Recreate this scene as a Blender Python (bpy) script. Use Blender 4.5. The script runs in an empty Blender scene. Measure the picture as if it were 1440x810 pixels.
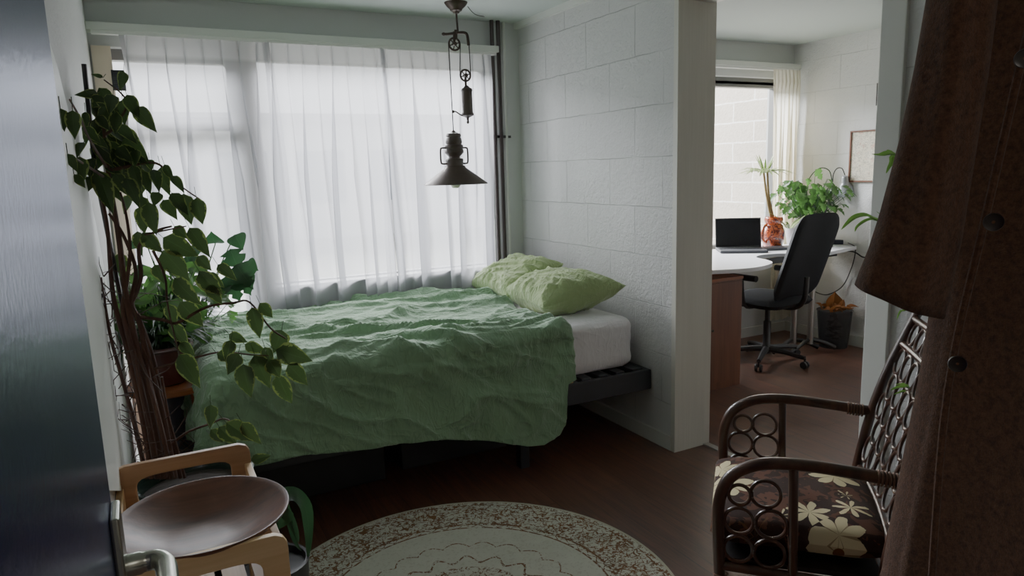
import bpy, math, random
import numpy as np
from mathutils import Vector, Matrix, noise
PI = math.pi
C = bpy.context.scene.collection
rnd = random.Random(7)

# ------------------------------------------------------------------ camera
CAM = np.array([-2.2964, -4.1831, 1.4472]); YAW, PITCH, ROLL, F = .4837, .1671, -.03, 986.9
fwd = np.array([math.sin(YAW)*math.cos(PITCH), math.cos(YAW)*math.cos(PITCH), -math.sin(PITCH)])
rt0 = np.array([math.cos(YAW), -math.sin(YAW), 0.]); up0 = np.cross(rt0, fwd)
right = math.cos(ROLL)*rt0+math.sin(ROLL)*up0
up = -math.sin(ROLL)*rt0+math.cos(ROLL)*up0
cd = bpy.data.cameras.new('camera'); cam = bpy.data.objects.new('camera', cd); C.objects.link(cam)
cam.matrix_world = Matrix(((right[0], up[0], -fwd[0], CAM[0]), (right[1], up[1], -fwd[1], CAM[1]), (right[2], up[2], -fwd[2], CAM[2]), (0, 0, 0, 1)))
cd.sensor_width = 36; cd.lens = F/1440*36; cd.clip_start = .02
bpy.context.scene.camera = cam
def at(x, y, ax, v):
    "world point seen at pixel x,y of the photograph where world axis ax equals v"
    d = fwd+(x-720)/F*right+(405-y)/F*up
    k = 'xyz'.index(ax); t = (v-CAM[k])/d[k]
    return Vector(CAM+t*d)

# ------------------------------------------------------------------ object helpers
def tag(o, label=None, cat=None, group=None, kind=None):
    if label: o['label'] = label
    if cat: o['category'] = cat
    if group: o['group'] = group
    if kind: o['kind'] = kind
    return o
def thing(name, label, cat, loc=(0, 0, 0), rz=0, group=None):
    o = bpy.data.objects.new(name, None); C.objects.link(o)
    o.location = loc; o.rotation_euler = (0, 0, rz); o.empty_display_size = .05
    return tag(o, label, cat, group)
class MB:
    def __init__(s): s.v = []; s.f = []; s.uv = []
    def add(s, vs, fs, uv=None):
        n = len(s.v); s.v += [tuple(p) for p in vs]; s.f += [tuple(i+n for i in f) for f in fs]
        s.uv += list(uv) if uv is not None else [(0, 0)]*len(vs); return s
    def box(s, x0, x1, y0, y1, z0, z1, M=None):
        vs = [Vector((x, y, z)) for z in (z0, z1) for y in (y0, y1) for x in (x0, x1)]
        if M: vs = [M @ v for v in vs]
        return s.add(vs, [(0, 2, 3, 1), (4, 5, 7, 6), (0, 1, 5, 4), (2, 6, 7, 3), (0, 4, 6, 2), (1, 3, 7, 5)])
    def tube(s, pts, r, n=8, cap=True, closed=False):
        pts = [Vector(p) for p in pts]; m = len(pts)
        rs = r if isinstance(r, (list, tuple)) else [r]*m
        if len(rs) != m:
            rs = [rs[0]+(rs[-1]-rs[0])*i/(m-1) for i in range(m)]
        T = []
        for i in range(m):
            a = pts[(i-1) % m] if closed or i > 0 else pts[0]; b = pts[(i+1) % m] if closed or i < m-1 else pts[-1]
            d = b-a; T.append(d.normalized() if d.length > 1e-9 else Vector((0, 0, 1)))
        u = T[0].orthogonal().normalized(); vs = []; uv = []
        for i in range(m):
            u = (u-T[i]*u.dot(T[i])); u = u.normalized() if u.length > 1e-6 else T[i].orthogonal().normalized(); w = T[i].cross(u)
            for k in range(n):
                an = 2*PI*k/n; vs.append(pts[i]+(u*math.cos(an)+w*math.sin(an))*rs[i]); uv.append((i/m, k/n))
        fs = []
        for i in range(m if closed else m-1):
            j = (i+1) % m
            for k in range(n):
                fs.append((i*n+k, i*n+(k+1) % n, j*n+(k+1) % n, j*n+k))
        if cap and not closed:
            fs.append(tuple(range(n))[::-1]); fs.append(tuple((m-1)*n+k for k in range(n)))
        return s.add(vs, fs, uv)
    def lathe(s, prof, n=32, c=(0, 0, 0), M=None, cap=True):
        vs = []; fs = []
        for (r, z) in prof:
            for k in range(n):
                a = 2*PI*k/n; p = Vector((r*math.cos(a), r*math.sin(a), z))
                if M: p = M @ p
                vs.append(p+Vector(c))
        for i in range(len(prof)-1):
            for k in range(n):
                fs.append((i*n+k, i*n+(k+1) % n, (i+1)*n+(k+1) % n, (i+1)*n+k))
        if cap:
            fs.append(tuple(range(n))[::-1]); fs.append(tuple((len(prof)-1)*n+k for k in range(n)))
        return s.add(vs, fs)
    def ring(s, c, R, r, nrm=(0, 0, 1), n=24, m=8, e=1.):
        nrm = Vector(nrm).normalized(); u = nrm.orthogonal().normalized() if abs(nrm.z) > .9 else Vector((0, 0, 1)).cross(nrm).normalized()
        w = nrm.cross(u)
        return s.tube([Vector(c)+(u*math.cos(2*PI*k/n)*R+w*math.sin(2*PI*k/n)*R*e) for k in range(n)], r, m, closed=True)
    def prism(s, poly, z0, z1, M=None):
        n = len(poly); vs = [Vector((x, y, z0)) for x, y in poly]+[Vector((x, y, z1)) for x, y in poly]
        if M: vs = [M @ v for v in vs]
        return s.add(vs, [tuple(range(n))[::-1], tuple(range(n, 2*n))]+[(i, (i+1) % n, n+(i+1) % n, n+i) for i in range(n)])
    def ellip(s, c, rx, ry, rz, n=12, m=16, jit=0):
        vs = []; fs = []
        for i in range(n+1):
            th = PI*i/n
            for k in range(m):
                a = 2*PI*k/m; j = 1+rnd.uniform(-jit, jit)
                vs.append(Vector(c)+Vector((rx*math.sin(th)*math.cos(a)*j, ry*math.sin(th)*math.sin(a)*j, rz*math.cos(th))))
        for i in range(n):
            for k in range(m):
                fs.append((i*m+k, (i+1)*m+k, (i+1)*m+(k+1) % m, i*m+(k+1) % m))
        return s.add(vs, fs)
    def leaf(s, base, tip, nrm, w, n=7, m=4, droop=0., cup=.15, lobes=0, sharp=1.):
        base = Vector(base); tip = Vector(tip); d = tip-base; L = d.length
        if L < 1e-5: return s
        t = d/L; nrm = Vector(nrm); nrm = nrm-t*nrm.dot(t)
        nrm = nrm.normalized() if nrm.length > 1e-4 else t.orthogonal().normalized()
        sd = t.cross(nrm); vs = []; uv = []; fs = []
        for i in range(n+1):
            q = i/n; wd = w*.5*(math.sin(PI*min(1, q*1.06)**.66)**.8*(1-q*.22)+.03 if 0 < q < .93 else (.09 if q >= .93 and q < 1 else .01))
            if sharp > 1: wd = w*.5*math.sin(PI*min(1, q**.5))**sharp if 0 < q < 1 else .0005
            if lobes: wd *= (1-.55*abs(math.sin(PI*lobes*q)) if i % 2 else 1)
            ce = base+t*L*q+nrm*(math.sin(PI*q)*droop*L)
            for k in range(m+1):
                b = 2*k/m-1; vs.append(ce+sd*wd*b+nrm*(abs(b)*wd*cup*2)); uv.append((q, (b+1)/2))
        for i in range(n):
            for k in range(m):
                a = i*(m+1)+k; fs.append((a, a+1, a+m+2, a+m+1))
        return s.add(vs, fs, uv)
    def strap(s, pts, w, nrm=(0, 0, 1), cup=.25):
        "long arching strap leaf along pts"
        pts = [Vector(p) for p in pts]; n = len(pts); vs = []; uv = []; fs = []
        for i, p in enumerate(pts):
            q = i/(n-1); t = (pts[min(i+1, n-1)]-pts[max(i-1, 0)]).normalized()
            sd = t.cross(Vector(nrm)); sd = sd.normalized() if sd.length > 1e-3 else t.orthogonal().normalized(); nn = sd.cross(t)
            wd = w*.5*max(.03, math.sin(PI*min(1, (.08+.92*q)**.7))**.7)
            for k in range(3):
                b = k-1; vs.append(p+sd*wd*b+nn*abs(b)*wd*cup); uv.append((q, (b+1)/2))
        for i in range(n-1):
            for k in range(2):
                a = i*3+k; fs.append((a, a+1, a+4, a+3))
        return s.add(vs, fs, uv)
    def build(s, name, mat, parent=None, smooth=True, bevel=0, sub=0, solid=0, angle=None):
        if parent and parent.name.startswith(('potted', 'dried')) and parent.location.length < .01: s.v = [(max(p[0], -2.422), p[1], p[2]) for p in s.v]
        me = bpy.data.meshes.new(name); me.from_pydata(s.v, [], s.f); me.update()
        ul = me.uv_layers.new(name='UVMap'); idx = np.zeros(len(me.loops), dtype=np.int32); me.loops.foreach_get('vertex_index', idx)
        ul.data.foreach_set('uv', np.array(s.uv, dtype=np.float32)[idx].ravel())
        if smooth: me.polygons.foreach_set('use_smooth', [True]*len(me.polygons))
        me.materials.append(mat)
        o = bpy.data.objects.new(name, me); C.objects.link(o)
        if parent: o.parent = parent
        if smooth: me.set_sharp_from_angle(angle=math.radians(angle or 40))
        if solid: mo = o.modifiers.new('solid', 'SOLIDIFY'); mo.thickness = solid; mo.offset = 0
        if bevel: mo = o.modifiers.new('bevel', 'BEVEL'); mo.width = bevel; mo.segments = 3; mo.limit_method = 'ANGLE'
        if sub: mo = o.modifiers.new('sub', 'SUBSURF'); mo.levels = sub; mo.render_levels = sub
        return o
def curve(pts, n=6):
    "Catmull-Rom through pts"
    P = [Vector(p) for p in pts]; out = []
    for i in range(len(P)-1):
        a = P[max(i-1, 0)]; b = P[i]; c = P[i+1]; d = P[min(i+2, len(P)-1)]
        for k in range(n):
            t = k/n; out.append(.5*((2*b)+(c-a)*t+(2*a-5*b+4*c-d)*t*t+(3*b-a-3*c+d)*t**3))
    return out+[P[-1]]
def copy_tree(o, parent=None):
    c = o.copy(); C.objects.link(c); c.parent = parent
    for ch in list(o.children): copy_tree(ch, c)
    return c

# ------------------------------------------------------------------ materials
class NT:
    def __init__(s, name):
        s.m = bpy.data.materials.new(name); s.m.use_nodes = True; s.t = s.m.node_tree; s.t.nodes.clear()
        s.out = s.n('ShaderNodeOutputMaterial')
    def n(s, typ, **kw):
        o = s.t.nodes.new(typ)
        for k, v in kw.items(): setattr(o, k, v)
        return o
    def l(s, a, b): s.t.links.new(a, b)
    def put(s, sock, v):
        if hasattr(v, 'is_linked') or hasattr(v, 'links'): s.l(v, sock)
        else: sock.default_value = v
    def math(s, op, a, b=0., c=0., clamp=False):
        o = s.n('ShaderNodeMath', operation=op); o.use_clamp = clamp
        s.put(o.inputs[0], a); s.put(o.inputs[1], b); s.put(o.inputs[2], c); return o.outputs[0]
    def step(s, v, lo, hi):
        o = s.n('ShaderNodeMapRange'); o.clamp = True; s.put(o.inputs[0], v); o.inputs[1].default_value = lo; o.inputs[2].default_value = hi; return o.outputs[0]
    def mix(s, f, a, b):
        o = s.n('ShaderNodeMix', data_type='RGBA'); s.put(o.inputs[0], f); s.put(o.inputs[6], a); s.put(o.inputs[7], b); return o.outputs[2]
    def noise(s, vec, scale, detail=3, rough=.5, dist=0.):
        o = s.n('ShaderNodeTexNoise'); s.l(vec, o.inputs['Vector']); o.inputs['Scale'].default_value = scale
        o.inputs['Detail'].default_value = detail; o.inputs['Roughness'].default_value = rough; o.inputs['Distortion'].default_value = dist; return o.outputs['Fac']
    def obj(s): return s.n('ShaderNodeTexCoord').outputs['Object']
    def uvc(s): return s.n('ShaderNodeTexCoord').outputs['UV']
    def mapped(s, vec, scale=(1, 1, 1), loc=(0, 0, 0), rot=(0, 0, 0)):
        o = s.n('ShaderNodeMapping'); s.l(vec, o.inputs[0]); o.inputs[1].default_value = loc; o.inputs[2].default_value = rot; o.inputs[3].default_value = scale; return o.outputs[0]
    def xyz(s, vec):
        o = s.n('ShaderNodeSeparateXYZ'); s.l(vec, o.inputs[0]); return o.outputs
    def comb(s, x, y, z=0.):
        o = s.n('ShaderNodeCombineXYZ'); s.put(o.inputs[0], x); s.put(o.inputs[1], y); s.put(o.inputs[2], z); return o.outputs[0]
    def bump(s, h, dist=.002, strength=1., nrm=None):
        o = s.n('ShaderNodeBump'); s.l(h, o.inputs['Height']); o.inputs['Distance'].default_value = dist; o.inputs['Strength'].default_value = strength
        if nrm: s.l(nrm, o.inputs['Normal'])
        return o.outputs[0]
    def pbr(s, col, rough=.6, metal=0., bump=None, spec=.5, coat=0., sheen=0., tint=None):
        b = s.n('ShaderNodeBsdfPrincipled')
        s.put(b.inputs['Base Color'], col); s.put(b.inputs['Roughness'], rough); s.put(b.inputs['Metallic'], metal)
        b.inputs['Specular IOR Level'].default_value = spec; b.inputs['Coat Weight'].default_value = coat; b.inputs['Sheen Weight'].default_value = sheen
        if bump: s.l(bump, b.inputs['Normal'])
        if tint: b.inputs['Specular Tint'].default_value = tint
        s.b = b; return b.outputs[0]
    def done(s, sh): s.l(sh, s.out.inputs[0]); return s.m
def rgb(r, g, b): return (*[(x/255/12.92 if x <= 10 else ((x/255+.055)/1.055)**2.4) for x in (r, g, b)], 1)
def plain(name, col, rough=.6, metal=0., spec=.5, coat=0., var=.12, nscale=8, bd=0., bs=60):
    t = NT(name); o = t.obj(); f = t.noise(o, nscale, 4)
    lo = tuple(c*(1-var) for c in col[:3])+(1,); hi = tuple(min(1, c*(1+var)) for c in col[:3])+(1,)
    bm = t.bump(t.noise(o, bs, 3), bd) if bd else None
    return t.done(t.pbr(t.mix(f, lo, hi), rough, metal, bm, spec, coat))

def block_wall(name, u_axis, base, uoff=0., joints=1., bright=1.):
    t = NT(name); o = t.obj(); X, Y, Z = t.xyz(o)[:3] if False else [t.xyz(o)[i] for i in range(3)]
    wob = t.math('MULTIPLY', t.math('SUBTRACT', t.noise(o, 9, 3), .5), .012)
    a = t.math('MULTIPLY', Y, -1.) if u_axis == 'y' else X
    u = t.math('ADD', t.math('ADD', a, uoff), wob); v = t.math('ADD', t.math('ADD', Z, .26), wob)
    br = t.n('ShaderNodeTexBrick'); br.offset = .5; br.offset_frequency = 2; br.squash = 1
    t.l(t.comb(u, v), br.inputs['Vector']); br.inputs['Scale'].default_value = 1; br.inputs['Mortar Size'].default_value = .0026; br.inputs['Mortar Smooth'].default_value = .6
    br.inputs['Brick Width'].default_value = .44; br.inputs['Row Height'].default_value = .25
    br.inputs['Mortar'].default_value = (.97, .97, .97, 1); br.inputs['Color1'].default_value = (.95, .95, .95, 1); br.inputs['Color2'].default_value = (1, 1, 1, 1)
    patch = t.step(t.noise(o, 3.2, 2), .34, .66)          # joints half filled with paint in places
    m = t.math('MULTIPLY', br.outputs['Fac'], patch)
    n1 = t.noise(o, 75, 4, .6); n2 = t.noise(o, 28, 3, .55); zone = t.step(t.noise(o, 1.7, 2), .3, .7)
    # every block has its own roughness
    wn = t.n('ShaderNodeTexVoronoi'); t.l(o, wn.inputs['Vector']); wn.inputs['Scale'].default_value = 95
    pits = t.step(wn.outputs['Distance'], .0, .28)
    h = t.math('ADD', t.math('MULTIPLY', n1, .9), t.math('MULTIPLY', n2, 1.1))
    h = t.math('ADD', t.math('MULTIPLY', h, t.math('ADD', t.math('MULTIPLY', zone, .8), .45)), t.math('MULTIPLY', pits, t.math('MULTIPLY', zone, .5)))
    h = t.math('SUBTRACT', h, t.math('MULTIPLY', m, 1.6*joints))
    h = t.math('SUBTRACT', h, t.math('MULTIPLY', br.outputs['Fac'], .25*joints))
    col = t.mix(t.math('MULTIPLY', m, .5*joints), t.mix(t.noise(o, 2.3, 3), tuple(c*.93 for c in base[:3])+(1,), base), tuple(c*.32 for c in base[:3])+(1,))
    mm = t.n('ShaderNodeMix', data_type='RGBA', blend_type='MULTIPLY'); mm.inputs[0].default_value = 1; t.l(col, mm.inputs[6]); t.l(br.outputs['Color'], mm.inputs[7])
    return t.done(t.pbr(mm.outputs[2], .55, 0, t.bump(h, .0045, 1.), .35))
WHITE = rgb(204, 204, 202)
m_block = block_wall('painted_concrete_block', 'y', WHITE, -.1236+.22+4.4, .9)
m_block_left = block_wall('painted_block_left', 'y', WHITE, 4.4+.1, .0)
m_block_r2 = block_wall('painted_block_study', 'y', rgb(232, 232, 230), 4.4, .5)
m_ceil = plain('ceiling_paint', rgb(190, 198, 193), .8, var=.03, nscale=2, bd=.0004, bs=40)
m_upper = plain('window_wall_paint', rgb(200, 202, 200), .7, var=.04, nscale=2, bd=.0003)
m_trim = plain('white_trim_paint', rgb(215, 217, 210), .4, var=.05, nscale=5)
def casing():
    t = NT('casing_paint'); o = t.obj(); g = t.noise(t.mapped(o, (60, 60, 2)), 1.5, 4)
    return t.done(t.pbr(t.mix(g, rgb(200, 198, 188), rgb(216, 214, 204)), .45, 0, t.bump(g, .0012)))
m_casing = casing()
def floor_surface():
    t = NT('dark_laminate'); o = t.obj(); s = t.xyz(o)
    vec = t.comb(t.math('ADD', s[1], 20.), t.math('ADD', s[0], 20.))
    br = t.n('ShaderNodeTexBrick'); t.l(vec, br.inputs['Vector']); br.offset = .37; br.offset_frequency = 2; br.squash = 1
    br.inputs['Scale'].default_value = 1; br.inputs['Brick Width'].default_value = 1.25; br.inputs['Row Height'].default_value = .19; br.inputs['Mortar Size'].default_value = .0012; br.inputs['Mortar Smooth'].default_value = .1
    br.inputs['Color1'].default_value = (0, 0, 0, 1); br.inputs['Color2'].default_value = (1, 1, 1, 1)
    g1 = t.noise(t.mapped(vec, (2.2, 30, 1)), 1.3, 5, .6, .6); g2 = t.noise(t.mapped(vec, (8, 150, 1)), 1, 3, .6)
    g = t.math('ADD', t.math('MULTIPLY', g1, .65), t.math('MULTIPLY', g2, .35))
    c = t.mix(t.step(g, .3, .72), rgb(44, 27, 21), rgb(116, 76, 58))
    c = t.mix(t.math('MULTIPLY', br.outputs['Color'], .3), c, rgb(66, 38, 29))
    c = t.mix(br.outputs['Fac'], c, rgb(22, 13, 10))
    h = t.math('SUBTRACT', t.math('MULTIPLY', g2, .3), br.outputs['Fac'])
    return t.done(t.pbr(c, t.math('ADD', t.math('MULTIPLY', g1, .16), .34), 0, t.bump(h, .0006), .45))
m_floor = floor_surface()
def wood(name, lo, hi, axis=0, sc=1., rough=.45, coat=0., fine=50):
    t = NT(name); o = t.obj(); st = [fine*sc]*3; st[axis] = 2.2*sc
    g = t.noise(t.mapped(o, tuple(st)), 1, 4, .6, .5); st2 = [14*sc]*3; st2[axis] = .9*sc
    g2 = t.noise(t.mapped(o, tuple(st2)), 1, 3, .5, 1.2)
    f = t.step(t.math('ADD', t.math('MULTIPLY', g, .5), t.math('MULTIPLY', g2, .5)), .33, .68)
    return t.done(t.pbr(t.mix(f, lo, hi), rough, 0, t.bump(g, .0005), .4, coat))
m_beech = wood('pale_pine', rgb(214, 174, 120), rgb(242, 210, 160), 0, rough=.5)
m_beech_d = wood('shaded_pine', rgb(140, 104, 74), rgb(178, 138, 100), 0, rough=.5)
m_beech_y = wood('pale_pine_rail', rgb(176, 136, 90), rgb(214, 178, 128), 1, rough=.5)
m_bowlwood = wood('dark_bowl_wood', rgb(66, 36, 25), rgb(112, 68, 48), 0, rough=.42, fine=40)
m_cab = wood('teak_veneer', rgb(84, 46, 27), rgb(118, 70, 44), 2, rough=.5)
m_stool = wood('orange_stool_wood', rgb(120, 62, 28), rgb(170, 96, 48), 0, rough=.4)
m_rattan = wood('dark_cane', rgb(38, 22, 16), rgb(78, 48, 34), 2, rough=.32, coat=.3, fine=25)
m_bind = plain('cane_binding', rgb(96, 62, 42), .5, bd=.001, bs=90)
m_blackmetal = plain('black_painted_metal', rgb(22, 20, 20), .4)
m_pipe = plain('dark_pipe_paint', rgb(40, 26, 24), .4)
m_bedframe = plain('black_bed_frame', rgb(26, 28, 34), .5, bd=.0003)
m_slat = plain('dark_slats', rgb(44, 46, 52), .5)
m_white_plastic = plain('white_plastic', rgb(225, 225, 220), .4, var=.03)
m_cream = plain('cream_window_frame', rgb(222, 206, 182), .5, var=.04)
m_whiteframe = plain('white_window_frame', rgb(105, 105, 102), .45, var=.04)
m_chrome = plain('brushed_steel', rgb(190, 188, 184), .3, 1.)
m_silver = plain('silver_lamp_paint', rgb(176, 180, 186), .35, .6)
m_blackplastic = plain('black_plastic', rgb(20, 20, 22), .45)
m_screen = plain('laptop_screen', rgb(14, 15, 18), .2, spec=.5)
m_keys = plain('keyboard_grey', rgb(34, 36, 42), .6)
m_desk = plain('white_desk_top', rgb(232, 232, 236), .3, var=.02)
m_deskedge = plain('desk_edge', rgb(170, 160, 148), .5)
m_navybox = plain('dark_blue_plastic', rgb(28, 34, 52), .45)
m_bark = wood('brown_bark', rgb(44, 26, 20), rgb(92, 60, 46), 2, rough=.8)
m_twig = plain('dry_twigs', rgb(66, 48, 42), .8, var=.4, nscale=20)
m_palestem = plain('pale_cane_stem', rgb(120, 96, 50), .7)
m_soil = plain('potting_soil', rgb(36, 26, 20), .95, var=.4, nscale=40, bd=.004, bs=50)
m_redpot = plain('oxblood_glaze', rgb(74, 30, 26), .35, coat=.3, var=.25)
m_greenpot = plain('dark_green_glaze', rgb(26, 46, 40), .2, coat=.6, var=.35, nscale=6)
m_greypot = plain('blue_grey_pot', rgb(56, 62, 76), .5)
m_terracotta = plain('terracotta', rgb(130, 72, 48), .7)
m_brass = plain('aged_bronze', rgb(52, 38, 28), .42, .55, var=.35, nscale=25)
m_bakelite = plain('weathered_brown_ceramic', rgb(58, 44, 36), .45, .1, var=.35, nscale=30)
m_cord = plain('dark_cord', rgb(24, 20, 18), .7)
m_bulb = plain('frosted_bulb', rgb(225, 215, 200), .25)
m_dark = plain('black_storage_box', rgb(16, 16, 18), .6)
m_strip = plain('grey_threshold_strip', rgb(150, 146, 138), .5)
m_paper = plain('paper', rgb(225, 225, 222), .7)
m_handle = plain('satin_nickel', rgb(186, 188, 176), .26, .85, var=.05)
m_button = plain('dark_horn_button', rgb(26, 18, 15), .3)
def cloth(name, lo, hi, wv=700, bd=.0004, rough=.9, sheen=.3, wr=0., wsc=9, trans=0.):
    t = NT(name); o = t.obj(); f = t.noise(o, 5, 4, .6)
    w = t.noise(o, wv, 2)
    h = w; b = t.bump(h, bd)
    if wr:
        rid = t.math('ABSOLUTE', t.math('SUBTRACT', t.noise(t.mapped(o, (1, 2.6, 1.6), rot=(.3, .2, .5)), wsc*.8, 1.5, .45, 1.2), .5))
        rid2 = t.math('ABSOLUTE', t.math('SUBTRACT', t.noise(t.mapped(o, (2.8, 1, 1.2), rot=(.5, .3, -.4)), wsc*1.5, 1.5, .45, 1.), .5))
        b = t.bump(t.math('SUBTRACT', 1., t.math('ADD', t.math('MINIMUM', rid, .12), t.math('MULTIPLY', t.math('MINIMUM', rid2, .10), .7))), wr, .8, b)
    sh = t.pbr(t.mix(f, lo, hi), rough, 0, b, .2, 0, sheen)
    if trans:
        tr = t.n('ShaderNodeBsdfTranslucent'); tr.inputs[0].default_value = hi
        ms = t.n('ShaderNodeMixShader'); ms.inputs[0].default_value = trans; t.l(sh, ms.inputs[1]); t.l(tr.outputs[0], ms.inputs[2]); sh = ms.outputs[0]
    return t.done(sh)
m_green = cloth('green_cotton', rgb(116, 150, 114), rgb(136, 168, 134), wr=.034, wsc=8)
m_pillow = cloth('sage_cotton', rgb(146, 166, 110), rgb(164, 182, 128), wr=.03, wsc=9)
m_sheet = cloth('white_cotton_sheet', rgb(236, 230, 234), rgb(246, 242, 244), wr=.016, wsc=6)
m_front = plain('hall_paint', rgb(186, 182, 174), .8, var=.03)
def wool():
    t = NT('camel_brown_wool'); o = t.obj(); f = t.noise(o, 120, 5, .75); g = t.noise(o, 7, 3)
    c = t.mix(t.step(f, .3, .7), rgb(60, 40, 29), rgb(122, 86, 64)); c = t.mix(t.math('MULTIPLY', g, .4), c, rgb(62, 42, 31))
    return t.done(t.pbr(c, .95, 0, t.bump(t.noise(o, 260, 4, .8), .003), .1, 0, .12))
m_wool = wool()
def sheer(name='sheer_curtain', tr=.40, col=(.60, .60, .63, 1), dens=.0):
    t = NT(name); d = t.n('ShaderNodeBsdfDiffuse'); d.inputs[0].default_value = tuple(c*.82 for c in col[:3])+(1,)
    tl = t.n('ShaderNodeBsdfTranslucent'); tl.inputs[0].default_value = col; tp = t.n('ShaderNodeBsdfTransparent')
    a = t.n('ShaderNodeMixShader'); a.inputs[0].default_value = .6; t.l(d.outputs[0], a.inputs[1]); t.l(tl.outputs[0], a.inputs[2])
    lw = t.n('ShaderNodeLayerWeight'); lw.inputs[0].default_value = .35
    f = t.math('MULTIPLY', t.math('SUBTRACT', 1., lw.outputs['Facing']), tr)
    if dens:
        z = t.xyz(t.obj())[2]; f = t.math('MULTIPLY', f, t.math('SUBTRACT', 1., t.math('MULTIPLY', t.step(z, 2.055, 2.075), dens)))
    b = t.n('ShaderNodeMixShader'); t.l(f, b.inputs[0]); t.l(a.outputs[0], b.inputs[1]); t.l(tp.outputs[0], b.inputs[2])
    return t.done(b.outputs[0])
m_sheer = sheer(dens=.8); m_cream_curtain = sheer('cream_curtain', .06, (.92, .88, .76, 1))
def glass():
    t = NT('window_glass'); g = t.n('ShaderNodeBsdfGlossy'); g.inputs['Roughness'].default_value = .02; tp = t.n('ShaderNodeBsdfTransparent')
    lw = t.n('ShaderNodeLayerWeight'); lw.inputs[0].default_value = .12
    b = t.n('ShaderNodeMixShader'); t.l(t.math('MULTIPLY', lw.outputs['Fresnel'], .6), b.inputs[0]); t.l(tp.outputs[0], b.inputs[1]); t.l(g.outputs[0], b.inputs[2])
    return t.done(b.outputs[0])
m_glass = glass()
def leafmat(name, c, edge=None, ew=.28, tr=.35, tcol=None, rough=.4):
    t = NT(name); uv = t.xyz(t.uvc()); v = t.math('ABSOLUTE', t.math('SUBTRACT', uv[1], .5)); o = t.obj()
    n = t.noise(o, 55, 3, .6); e = t.math('ADD', v, t.math('MULTIPLY', t.math('SUBTRACT', n, .5), .55))
    lo = tuple(x*.7 for x in c[:3])+(1,); col = t.mix(t.noise(o, 14, 2), lo, c)
    mid = t.step(v, .03, .0); col = t.mix(t.math('MULTIPLY', mid, .35), col, tuple(min(1, x*1.9+.02) for x in c[:3])+(1,))
    if edge: col = t.mix(t.step(e, .5-ew, .5-ew+.04), col, edge)
    p = t.pbr(col, rough, 0, None, .35)
    tl = t.n('ShaderNodeBsdfTranslucent'); t.put(tl.inputs[0], t.mix(.5, col, tcol or tuple(min(1, x*2.2) for x in c[:3])+(1,)))
    m = t.n('ShaderNodeMixShader'); m.inputs[0].default_value = tr; t.l(p, m.inputs[1]); t.l(tl.outputs[0], m.inputs[2])
    return t.done(m.outputs[0])
m_ficus = leafmat('variegated_leaf', rgb(40, 58, 26), rgb(128, 142, 70), .10, .30)
m_leafdark = leafmat('glossy_dark_leaf', rgb(34, 66, 36), tr=.3)
m_leafmid = leafmat('mid_green_leaf', rgb(62, 100, 42), tr=.45)
m_leafbright = leafmat('bright_green_leaf', rgb(96, 142, 56), tr=.5)
m_stripe = leafmat('cream_striped_leaf', rgb(84, 112, 52), rgb(210, 212, 160), .2, .35)
m_dryleaf = leafmat('dry_leaf', rgb(150, 92, 40), tr=.2, rough=.8)
def door_mat():
    t = NT('navy_gloss_door'); o = t.obj(); s = t.noise(t.mapped(o, (3, 3, 1)), 8, 5, .7)
    d = t.n('ShaderNodeBsdfDiffuse'); t.put(d.inputs[0], t.mix(s, rgb(12, 15, 62), rgb(18, 22, 76)))
    g = t.n('ShaderNodeBsdfGlossy'); t.put(g.inputs['Roughness'], t.math('ADD', t.math('MULTIPLY', s, .08), .20)); g.inputs[0].default_value = (.86, .90, 1, 1)
    b = t.bump(t.noise(o, 140, 3), .0003); t.l(b, g.inputs['Normal'])
    lw = t.n('ShaderNodeLayerWeight'); lw.inputs[0].default_value = .5
    m = t.n('ShaderNodeMixShader'); t.l(t.math('ADD', t.math('MULTIPLY', t.math('POWER', lw.outputs['Facing'], 4.), .44), .02), m.inputs[0]); t.l(d.outputs[0], m.inputs[1]); t.l(g.outputs[0], m.inputs[2])
    return t.done(m.outputs[0])
m_door = door_mat()
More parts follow.
